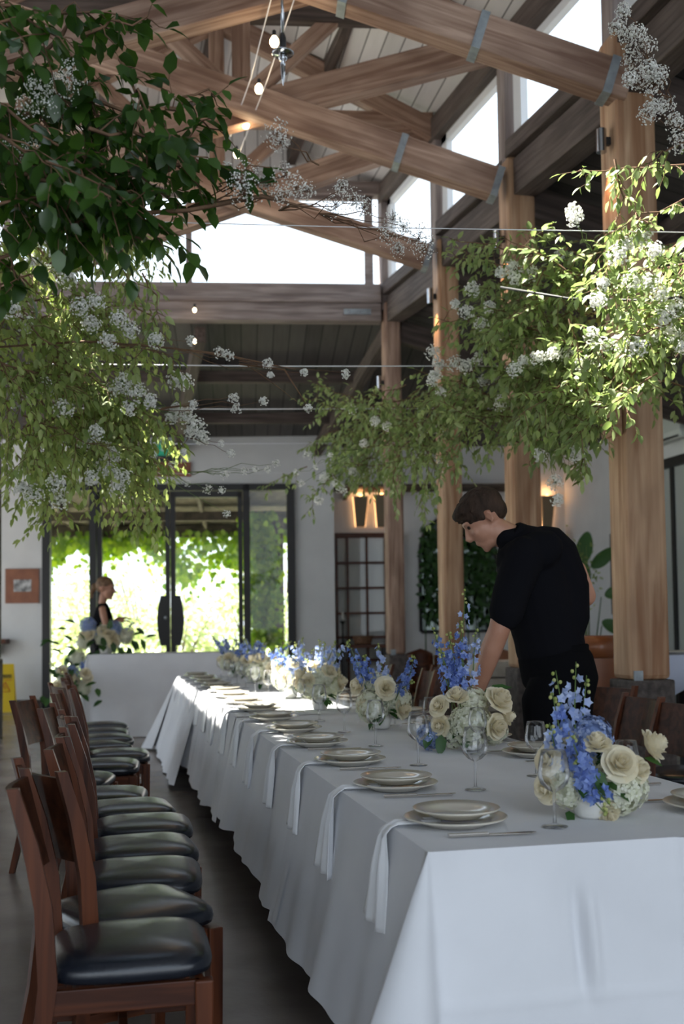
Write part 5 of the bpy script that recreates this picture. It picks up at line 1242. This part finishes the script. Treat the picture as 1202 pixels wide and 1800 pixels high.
# ================================================================== hanging canopy of branches and blossom
def sprig(mbL, mbS, pts, rad, L, step, wide, droop, flip, rr):
    """leaves in two ranks along a twig"""
    mbS.tube(pts, rad, 4, cap=False)
    P = [V(p) for p in pts]; segs = [(P[i+1]-P[i]).length for i in range(len(P)-1)]; tot = sum(segs); s = step*.5; k = 0
    while s < tot:
        a = s; i = 0
        while i < len(segs)-1 and a > segs[i]: a -= segs[i]; i += 1
        p = P[i].lerp(P[i+1], min(1,a/segs[i])); t = (P[i+1]-P[i]).normalized()
        sd = t.cross(V((rr.gauss(0,.5),rr.gauss(0,.5),1))).normalized()*(1 if k % 2 else -1)
        d = (sd*.8+t*.55+V((0,0,-droop))+V((rr.gauss(0,.25),rr.gauss(0,.25),rr.gauss(0,.25)))).normalized()
        n = V((rr.gauss(0,.5),rr.gauss(0,.5)-.35,1)); l = L*rr.uniform(.65,1.25)
        a_, b_ = leaf_verts(p, d, n, l, l*wide, .18); mbL.add(a_, b_); s += step*rr.uniform(.7,1.3); k += 1
    a_, b_ = leaf_verts(P[-1], (P[-1]-P[-2]), V((0,-.4,1)), L, L*wide, .18); mbL.add(a_, b_)
def sagpath(a, b, sag, rr, n=6, wob=.02):
    a, b = V(a), V(b); out = []
    for i in range(n+1):
        f = i/n; p = a.lerp(b, f); p.z -= sag*f*f; p += V((rr.gauss(0,wob),rr.gauss(0,wob),rr.gauss(0,wob)))*(f*(1.2-f)*2); out.append(p)
    return out
def branch(base, tip, sag, L, mL, label, group, ntw=12, twl=.26, wide=.55, droop=.5, step=.6, seed=0, side=1, mS=None, r0=.006):
    rr = random.Random(seed); t = thing('leafy_branch', label, 'branch', tuple(base), 0, group)
    lv, st = MB(), MB(); path = sagpath(base, tip, sag, rr); n = len(path)
    sprig(lv, st, path, [r0*(1-.75*i/(n-1)) for i in range(n)], L, L*step*1.3, wide, droop, 0, rr)
    ax = (V(tip)-V(base)).normalized()
    for k in range(ntw):
        f = .08+.9*k/ntw; i = min(n-2,int(f*(n-1))); p = path[i].lerp(path[i+1], f*(n-1)-i)
        q = V((rr.gauss(0,1),rr.gauss(0,1),rr.gauss(0,.7)-.25)); q = (q-ax*q.dot(ax)*.4).normalized()
        l = twl*rr.uniform(.5,1.2)*(1.15-.5*f); e = p+(q*.85+ax*.5).normalized()*l
        sprig(lv, st, sagpath(p, e, l*rr.uniform(.1,.6)*droop*2, rr, 4, .008), [.0025,.0022,.0018,.0014,.001], L, L*step, wide, droop, 0, rr)
    st.build('twigs', mS or M_stem, t); lv.build('leaves', mL, t)
    return t
def blossom_spray(base, heads, label, group, seed=0, n=46, s=.0042, r=.045, stem_m=None):
    """thin stalks ending in airy heads of tiny white flowers"""
    rr = random.Random(seed); t = thing('blossom_spray', label, 'blossom', tuple(base), 0, group)
    st, fl = MB(), MB()
    for h in heads:
        h = V(h); path = sagpath(base, h, 0, rr, 5, .015); st.tube(path, [.0026,.0023,.002,.0016,.0013,.001], 4, cap=False)
        R = r*rr.uniform(.7,1.3)
        for _ in range(n):
            q = V((rr.gauss(0,1),rr.gauss(0,1),rr.gauss(0,1)+.3)).normalized(); p = h+q*R*rr.random()**.45
            if rr.random() < .35: st.tube([h-q*.1*R, p], [.0007,.0005], 3, cap=False)
            z = s*rr.uniform(.7,1.5); a = q.orthogonal().normalized()*z; b = q.cross(a).normalized()*z; c = q*z*.6
            fl.add([p+a,p+b,p-a,p-b,p+c,p-c], [(0,1,4),(1,2,4),(2,3,4),(3,0,4),(1,0,5),(2,1,5),(3,2,5),(0,3,5)])
    st.build('stalks', stem_m or M_gstem, t); fl.build('blossoms', M_gyp, t, smooth=False)
    return t
rr = random.Random(99)
def P3(x, y, z): return atz(x, y, z)
sd_ = [100]
def fill(regs, L, m, label, group, where, **k):
    for ri, (cx_, cy_, rx, ry, z0, z1, n, dx, dy, ln) in enumerate(regs):
        for _ in range(n):
            a = rr.random()*6.28; r = math.sqrt(rr.random()); x, y = cx_+rx*r*math.cos(a), cy_+ry*r*math.sin(a); z = rr.uniform(z0,z1)
            ang = math.atan2(dy,dx)+rr.gauss(0,.45); px = ln*1900/z*rr.uniform(.75,1.2); ex, ey = math.cos(ang)*px/2, math.sin(ang)*px/2
            sd_[0] += 1
            branch(P3(x-ex,y-ey,z), P3(x+ex,y+ey,z+rr.uniform(-.25,.25)), rr.uniform(.0,.10), L, m, label % where[ri], group+', '+where[ri], seed=sd_[0], **k)
def gyp(lst, label, group, **k):
    for (bx_, by_, z, hs_) in lst:
        sd_[0] += 1; heads = [P3(x, y, z-.15+rr.uniform(-.15,.15)) for x, y in hs_]
        blossom_spray(P3(bx_,by_,z), heads, label, group, seed=sd_[0], **k)
# dark broad leaves at the upper left, nearest the camera
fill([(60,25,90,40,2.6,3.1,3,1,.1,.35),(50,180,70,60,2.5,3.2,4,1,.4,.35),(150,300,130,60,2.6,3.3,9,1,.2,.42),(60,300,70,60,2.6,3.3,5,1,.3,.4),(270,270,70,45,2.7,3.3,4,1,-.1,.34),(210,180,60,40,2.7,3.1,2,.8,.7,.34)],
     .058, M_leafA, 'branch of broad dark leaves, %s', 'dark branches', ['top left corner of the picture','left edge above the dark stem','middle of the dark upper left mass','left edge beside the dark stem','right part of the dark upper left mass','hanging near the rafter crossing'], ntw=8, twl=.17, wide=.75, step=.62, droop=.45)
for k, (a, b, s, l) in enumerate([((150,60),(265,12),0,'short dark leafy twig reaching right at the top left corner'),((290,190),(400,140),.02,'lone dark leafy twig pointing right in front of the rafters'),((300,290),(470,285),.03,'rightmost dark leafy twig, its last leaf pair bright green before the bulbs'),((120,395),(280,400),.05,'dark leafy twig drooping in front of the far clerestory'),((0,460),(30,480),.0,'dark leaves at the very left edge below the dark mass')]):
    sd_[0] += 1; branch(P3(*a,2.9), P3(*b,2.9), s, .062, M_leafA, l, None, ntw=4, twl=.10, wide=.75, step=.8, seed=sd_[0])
# fine pale foliage at the left, further down the room
fill([(70,520,90,60,5.2,6.0,8,1,.3,.5),(60,620,90,70,5.0,6.2,10,1,.3,.55),(190,560,70,60,5.2,6.4,7,1,.35,.45),(150,700,120,70,5.2,6.6,12,1,.5,.55),(60,770,70,60,5.2,6.4,8,.6,1,.5),(230,730,60,60,5.6,6.8,6,.8,.8,.45),(160,810,80,40,5.6,7.0,7,.5,1,.4),(40,430,50,40,5.0,5.8,3,1,.1,.4),(225,430,35,50,5.4,6.2,4,.2,1,.45),(240,830,30,30,5.6,6.6,3,.7,1,.35)],
     .052, M_leafB, 'light green small-leaved branch, left mass, %s', 'left mass branches', ['top by the left edge','left edge at the height of the grey sill beam','right side by the dark lower ceiling','centre above the glass doors','left edge low down','right bulge above the doors','bottom over the side light','uppermost at the left edge','in front of the far window','lowest tip over the door leaf'], ntw=12, twl=.24, wide=.5, step=.60, droop=.6)
for k, (a, b, s, z, l) in enumerate([((215,500),(315,600),.05,5.4,'arching light green twig at the right side of the left mass'),((250,480),(300,560),.05,5.3,'short light green twig dangling before the grey sill beam'),((190,410),(250,520),.03,5.4,'light green twig hanging in the bright far window'),((30,800),(110,880),.04,6.0,'bare brownish twig trailing below the left mass')]):
    sd_[0] += 1; branch(P3(*a,z), P3(*b,z), s, .055, M_leafC, l, None, ntw=3, twl=.13, wide=.55, step=.7, seed=sd_[0])
# bright foliage on the right
fill([(1150,560,70,60,4.9,5.6,8,-1,.2,.45),(1060,655,95,60,5.2,6.2,13,-1,.3,.5),(960,600,90,70,5.8,7.0,14,-1,.2,.5),(880,520,90,60,6.0,7.2,10,-1,.1,.55),(860,690,110,55,6.6,8.0,15,-1,.2,.55),(990,715,65,50,5.8,6.8,9,-.6,1,.42),(1000,480,90,50,5.6,6.4,8,-1,-.1,.5),(1120,470,80,45,5.0,5.8,6,-1,0,.45)],
     .058, M_leafC, 'bright green branch, right mass, %s', 'right mass branches', ['right edge of the picture','before the thick column','centre of the mass','upper left part','low, above the bending man','low, right of centre','top of the mass','top right by the picture edge'], ntw=13, twl=.22, wide=.55, step=.60, droop=.35)
fill([(700,735,80,55,7.6,9.0,12,-1,.3,.55),(640,785,70,45,8.2,9.6,10,-1,.4,.5),(620,700,60,35,8.4,9.6,4,-1,-.1,.5),(740,790,40,40,7.4,8.4,4,-.3,1,.45),(790,730,60,50,7.0,8.2,5,-1,.6,.5)],
     .058, M_leafC, 'fresh green branch, farther right mass, %s', 'farther right branches', ['before the greyer column','lower left end','upper left end','hanging low before the column','above the man\'s head'], ntw=11, twl=.24, wide=.5, step=.62, droop=.45)
for k, (a, b, s, z, l) in enumerate([((1202,290),(985,300),.02,4.9,'long thin leafy twig reaching left across the dark aisle roof at the upper right'),((1080,280),(1100,430),.0,4.9,'leafy twig hanging down in front of the thick column top'),((1202,350),(1060,400),.04,4.8,'leafy twig at the right edge above the bright mass'),((1202,250),(1110,300),.0,4.6,'short leafy twig below the white blossoms at the upper right'),
      ((900,440),(790,420),.0,6.0,'upper left tip of the right mass, reaching toward the second truss'),((980,420),(930,400),.0,5.8,'leafy tip pointing up beside the dark sill beam'),((600,820),(535,895),.05,8.6,'lowest green tip hanging left of the glass screen'),((700,800),(690,880),.04,7.8,'leafy twig hanging before the greyer column'),((820,760),(800,830),.04,7.2,'yellowish leafy twig hanging above the bending man'),((960,720),(940,800),.03,6.2,'leafy twig hanging right of the bending man\'s head'),((540,820),(460,850),.0,9.0,'small green leaf tip reaching left over the doors'),((1000,560),(1040,700),.03,5.2,'sunny leafy twig drooping before the thick column')]):
    sd_[0] += 1; branch(P3(*a,z), P3(*b,z), s, .052, M_leafC, l, None, ntw=7, twl=.14, wide=.5, step=.62, seed=sd_[0])
# blossom sprays
gyp([(60,130,3.0,[(60,150),(85,165),(100,150),(120,165),(75,185),(45,190)]),(110,100,3.0,[(120,120),(135,140),(105,150)]),(40,240,3.0,[(30,250),(60,260),(20,270)])],
    'grey-white cluster of tiny blossoms inside the dark leaves at the upper left', 'blossoms within the dark leaves', n=70, r=.035, s=.0026)
gyp([(330,365,3.1,[(440,310),(470,325),(500,310),(520,330),(495,345),(540,335)]),(490,370,3.4,[(600,330),(620,350),(640,365),(590,360)]),(560,375,3.6,[(690,385),(710,400),(735,420),(680,415),(745,440),(700,440)]),(560,290,3.1,[(487,235),(492,250)]),(380,330,3.1,[(400,300),(420,320),(430,340)])],
    'grey airy spray of tiny blossoms on a dark arching twig before the trusses', 'airy blossom sprays before the trusses', n=95, r=.040, s=.0027, stem_m=M_stem)
gyp([(20,420,5.3,[(40,430),(70,420),(95,440),(60,460),(110,470),(90,480)]),(60,400,5.3,[(130,440),(150,460),(120,490)]),(160,590,5.2,[(190,600),(230,580),(210,560),(160,570)]),(120,520,5.3,[(140,540),(170,530)]),(60,650,5.4,[(80,680),(40,700),(110,720)]),(100,690,5.4,[(215,670),(240,690),(265,705),(205,690),(225,720)]),(160,740,5.5,[(170,760),(150,780),(185,790),(200,800)]),(120,780,5.6,[(195,830),(215,840),(205,860),(180,820),(160,840)]),(220,640,5.4,[(275,600),(310,668),(325,672)]),(240,700,5.5,[(310,720),(325,735),(345,750),(335,760),(355,770),(300,735)]),(100,860,5.6,[(100,850),(60,870),(40,860),(105,880)]),(30,560,5.2,[(20,545),(45,570)])],
    'white cluster of tiny blossoms in the light green left mass', 'blossoms within the left mass', n=100, r=.046, s=.0064)
gyp([(150,600,5.3,[(335,600),(385,620),(400,625)]),(300,612,5.3,[(470,640),(475,660)]),(420,635,5.3,[(535,655),(608,658)]),(430,640,5.3,[(541,718)]),(280,720,5.4,[(340,712),(415,718),(463,705),(410,700)]),(330,770,5.5,[(388,780),(405,798),(322,795)])],
    'white blossom tuft on a long reddish stalk reaching over the middle of the room', 'blossom tufts on long stalks', n=60, r=.026, s=.0052, stem_m=M_stem)
gyp([(330,830,6.0,[(395,835),(430,828),(448,825),(470,826),(485,815)]),(250,820,6.0,[(270,820),(305,818),(330,850),(365,860),(390,862),(398,903)]),(640,790,7.4,[(540,800),(520,830),(555,820),(580,800),(530,850)])],
    'small white blossom tufts trailing above the glass doors', 'blossom tufts above the doors', n=40, r=.026, s=.0042)
gyp([(1170,150,4.2,[(1095,20),(1085,50),(1110,70),(1135,85),(1120,60)]),(1180,180,4.2,[(1110,110),(1140,120),(1160,130),(1130,140),(1150,150),(1105,140)]),(1202,230,4.2,[(1150,190),(1170,185),(1140,200),(1185,215),(1195,250)])],
    'white cloud of tiny blossoms on upright stalks at the upper right corner', 'blossoms at the upper right corner', n=150, r=.042, s=.0040, stem_m=M_stem)
gyp([(1040,440,5.0,[(1008,372),(1010,385)]),(1120,400,5.0,[(1100,430),(1130,420),(1085,450),(1150,440)]),(1080,560,5.1,[(1040,590),(1050,530),(1060,500),(1110,495),(1160,520),(1140,500)]),(1100,620,5.2,[(1150,590),(1180,580),(1195,600),(1120,610),(1090,600),(1060,610)]),(960,520,6.0,[(900,470),(880,480),(985,450),(930,480),(905,490)]),(900,560,6.4,[(860,540),(870,580),(885,585),(845,570),(820,550),(800,535),(830,510)]),(980,640,5.8,[(920,635),(945,630),(970,625),(1000,625),(1025,640),(905,650)]),(880,650,6.8,[(760,620),(770,640),(800,640),(820,645),(840,630)]),(800,690,7.0,[(765,660),(775,690),(760,670),(850,670),(870,660),(880,710)]),(700,740,8.0,[(740,765),(660,740),(680,750),(620,720),(770,755),(775,820)]),(600,800,8.6,[(620,830),(600,860),(570,840),(640,780),(590,850),(560,880)]),(960,760,6.0,[(948,800),(975,848),(980,880),(1015,795),(1010,800)]),(1180,560,5.0,[(1190,540),(1170,560),(1200,610)])],
    'white cluster of tiny blossoms in the bright green right mass', 'blossoms within the right mass', n=100, r=.046, s=.0064)
# bare dark stems that carry the upper left mass
for k, (pts, l) in enumerate([([(-20,120),(80,90),(110,60),(130,20)], 'bare dark stem rising through the leaves at the top left'),([(-20,340),(70,350),(150,380),(330,370),(460,345),(560,370)], 'long dark arching stem below the dark leaves, running toward the trusses'),([(-20,300),(60,330),(140,310),(260,310)], 'dark stem inside the broad leaves, left edge')]):
    tag(MB().tube([P3(x,y,2.95) for x,y in pts], [.006]*(len(pts)-1)+[.002], 6).build('bare_stem', M_stem, loc=tuple(P3(*pts[0],2.95))), l, 'branch')
for k, (pts, z, l) in enumerate([([(0,610),(150,600),(300,612),(400,625),(520,650)], 5.3, 'long reddish bare twig reaching right out of the left mass'),([(0,500),(60,480),(120,440)], 5.3, 'pale bare twig at the left edge'),([(420,640),(500,650),(541,715)], 5.35, 'thin drooping reddish twig with one white tuft')]):
    tag(MB().tube([P3(x,y,z) for x,y in pts], [.005]*(len(pts)-1)+[.0015], 6).build('bare_stem', M_stem, loc=tuple(P3(*pts[0],z))), l, 'branch')

# ================================================================== wires, bulbs, pendant
wy = [(600,378,4.35,3),(600,641,YC[1],0),(600,717,YC[2],0),(600,778,YC[3],0),(600,830,YC[4],0)]
wl_ = ['faint thin wire stretched across the upper right before the aisle roof','bright white wire stretched across the room, uppermost of the four','second white wire across the room, just below the bright one','third white wire, crossing below the dark far ceiling','lowest faint wire, crossing above the glass doors']
for k, (x, y, yc, q) in enumerate(wy):
    if k == 0: z = P3(980,378,4.75).z; a, b = V((XL,4.9,z)), V((XR,4.35,z))
    else:
        c = onpl(x, y, V((XR,yc,0)), SN); a, b = cross(yc, XL, c.z), cross(yc, XR-.1, c.z)
    r = .0022 if k in (0,4) else .0036
    tag(MB().tube([a, (a+b)/2-V((0,0,.012)), b], r, 6).build('tension_wire', M_wire, loc=tuple(a)), wl_[k], 'wire')
tag(MB().tube([P3(880,505,5.6),P3(1000,525,5.4),P3(1120,528,5.2),P3(1230,520,5.0)], .007, 6).build('black_cable', M_cable, loc=tuple(P3(880,505,5.6))), 'black cable sagging through the bright foliage at the right', 'cable')
# string lights running up the ridge line
zb_ = [(482,72,6.9),(455,155,7.9),(432,218,8.9),(416,270,9.9)]
for (l, pts) in (('left thin wire strand of the hanging bulb string',[(530,-160,5.9),(476,0,6.7),(440,140,8.0),(405,240,9.6)]),('right thin wire strand of the hanging bulb string',[(560,-160,5.9),(516,2,6.7),(470,140,8.0),(420,270,9.8)])):
    tag(MB().tube([P3(*p) for p in pts], .0045, 5).build('light_wire', M_wire, loc=tuple(P3(*pts[0]))), l, 'wire')
for k, (x,y,z) in enumerate(zb_):
    p = P3(x,y,z); t = thing('string_light', ['uppermost','second from top','third from top','lowest'][k]+' lit bulb of the string hanging before the rafters', 'light', tuple(p))
    MB().lathe([(0,-.040),(.020,-.034),(.030,-.012),(.026,.010),(.014,.028),(.010,.036)], 14, p).build('bulb', M_bulb, t)
    MB().lathe([(.013,.030),(.013,.065),(.006,.072)], 12, p).build('socket', M_black, t, smooth='auto')
    ld = bpy.data.lights.new('string_lamp','POINT'); ld.energy = 2.0; ld.color = (1,.75,.45); ld.shadow_soft_size = .05; lo = bpy.data.objects.new('string_lamp', ld); col.objects.link(lo); lo.parent = t; lo.location = (0,0,-.09)
for (x,y,z) in ((338,545,0),(335,600,0)):
    p = onpl(342,545 if y == 545 else 600, d1(XM,0,-.3), SN); t = thing('string_light', 'small bulb with two clips below the far grey sill beam' if y == 545 else 'small warm bulb under the far dark ceiling', 'light', tuple(p))
    MB().ball(p, (.020,.020,.026), 10, 8).build('bulb', M_bulb, t); MB().lathe([(.014,.03),(.014,.07)], 10, p).build('socket', M_black, t)
p = P3(497,94,6.8); t = thing('pendant_fitting', 'chrome pendant rod with a round disc and pointed tip hanging from the roof', 'light fitting', tuple(p))
MB().lathe([(.010,.10),(.010,.62)], 12, p).build('rod', M_chrome, t); MB().lathe([(.004,.62),(.004,1.6)], 8, p).build('suspension_cable', M_cable, t)
MB().lathe([(.0,.012),(.066,.008),(.07,0),(.066,-.006),(0,-.008)], 28, p).build('disc', M_chrome, t)
MB().lathe([(.014,.02),(.022,.04),(.022,.10),(.012,.13)], 16, p).build('collar', M_black, t, smooth='auto')
MB().lathe([(.026,-.008),(.026,-.04),(.012,-.05),(.016,-.09),(.012,-.14),(.004,-.20),(0,-.21)], 16, p).build('tip', M_chrome, t)

# ================================================================== keep to sixteen words, real meshes for lettering
for o in bpy.data.objects:
    if 'label' in o.keys():
        w = o['label'].split()
        if len(w) > 16: print('LONG', len(w), o['label'])
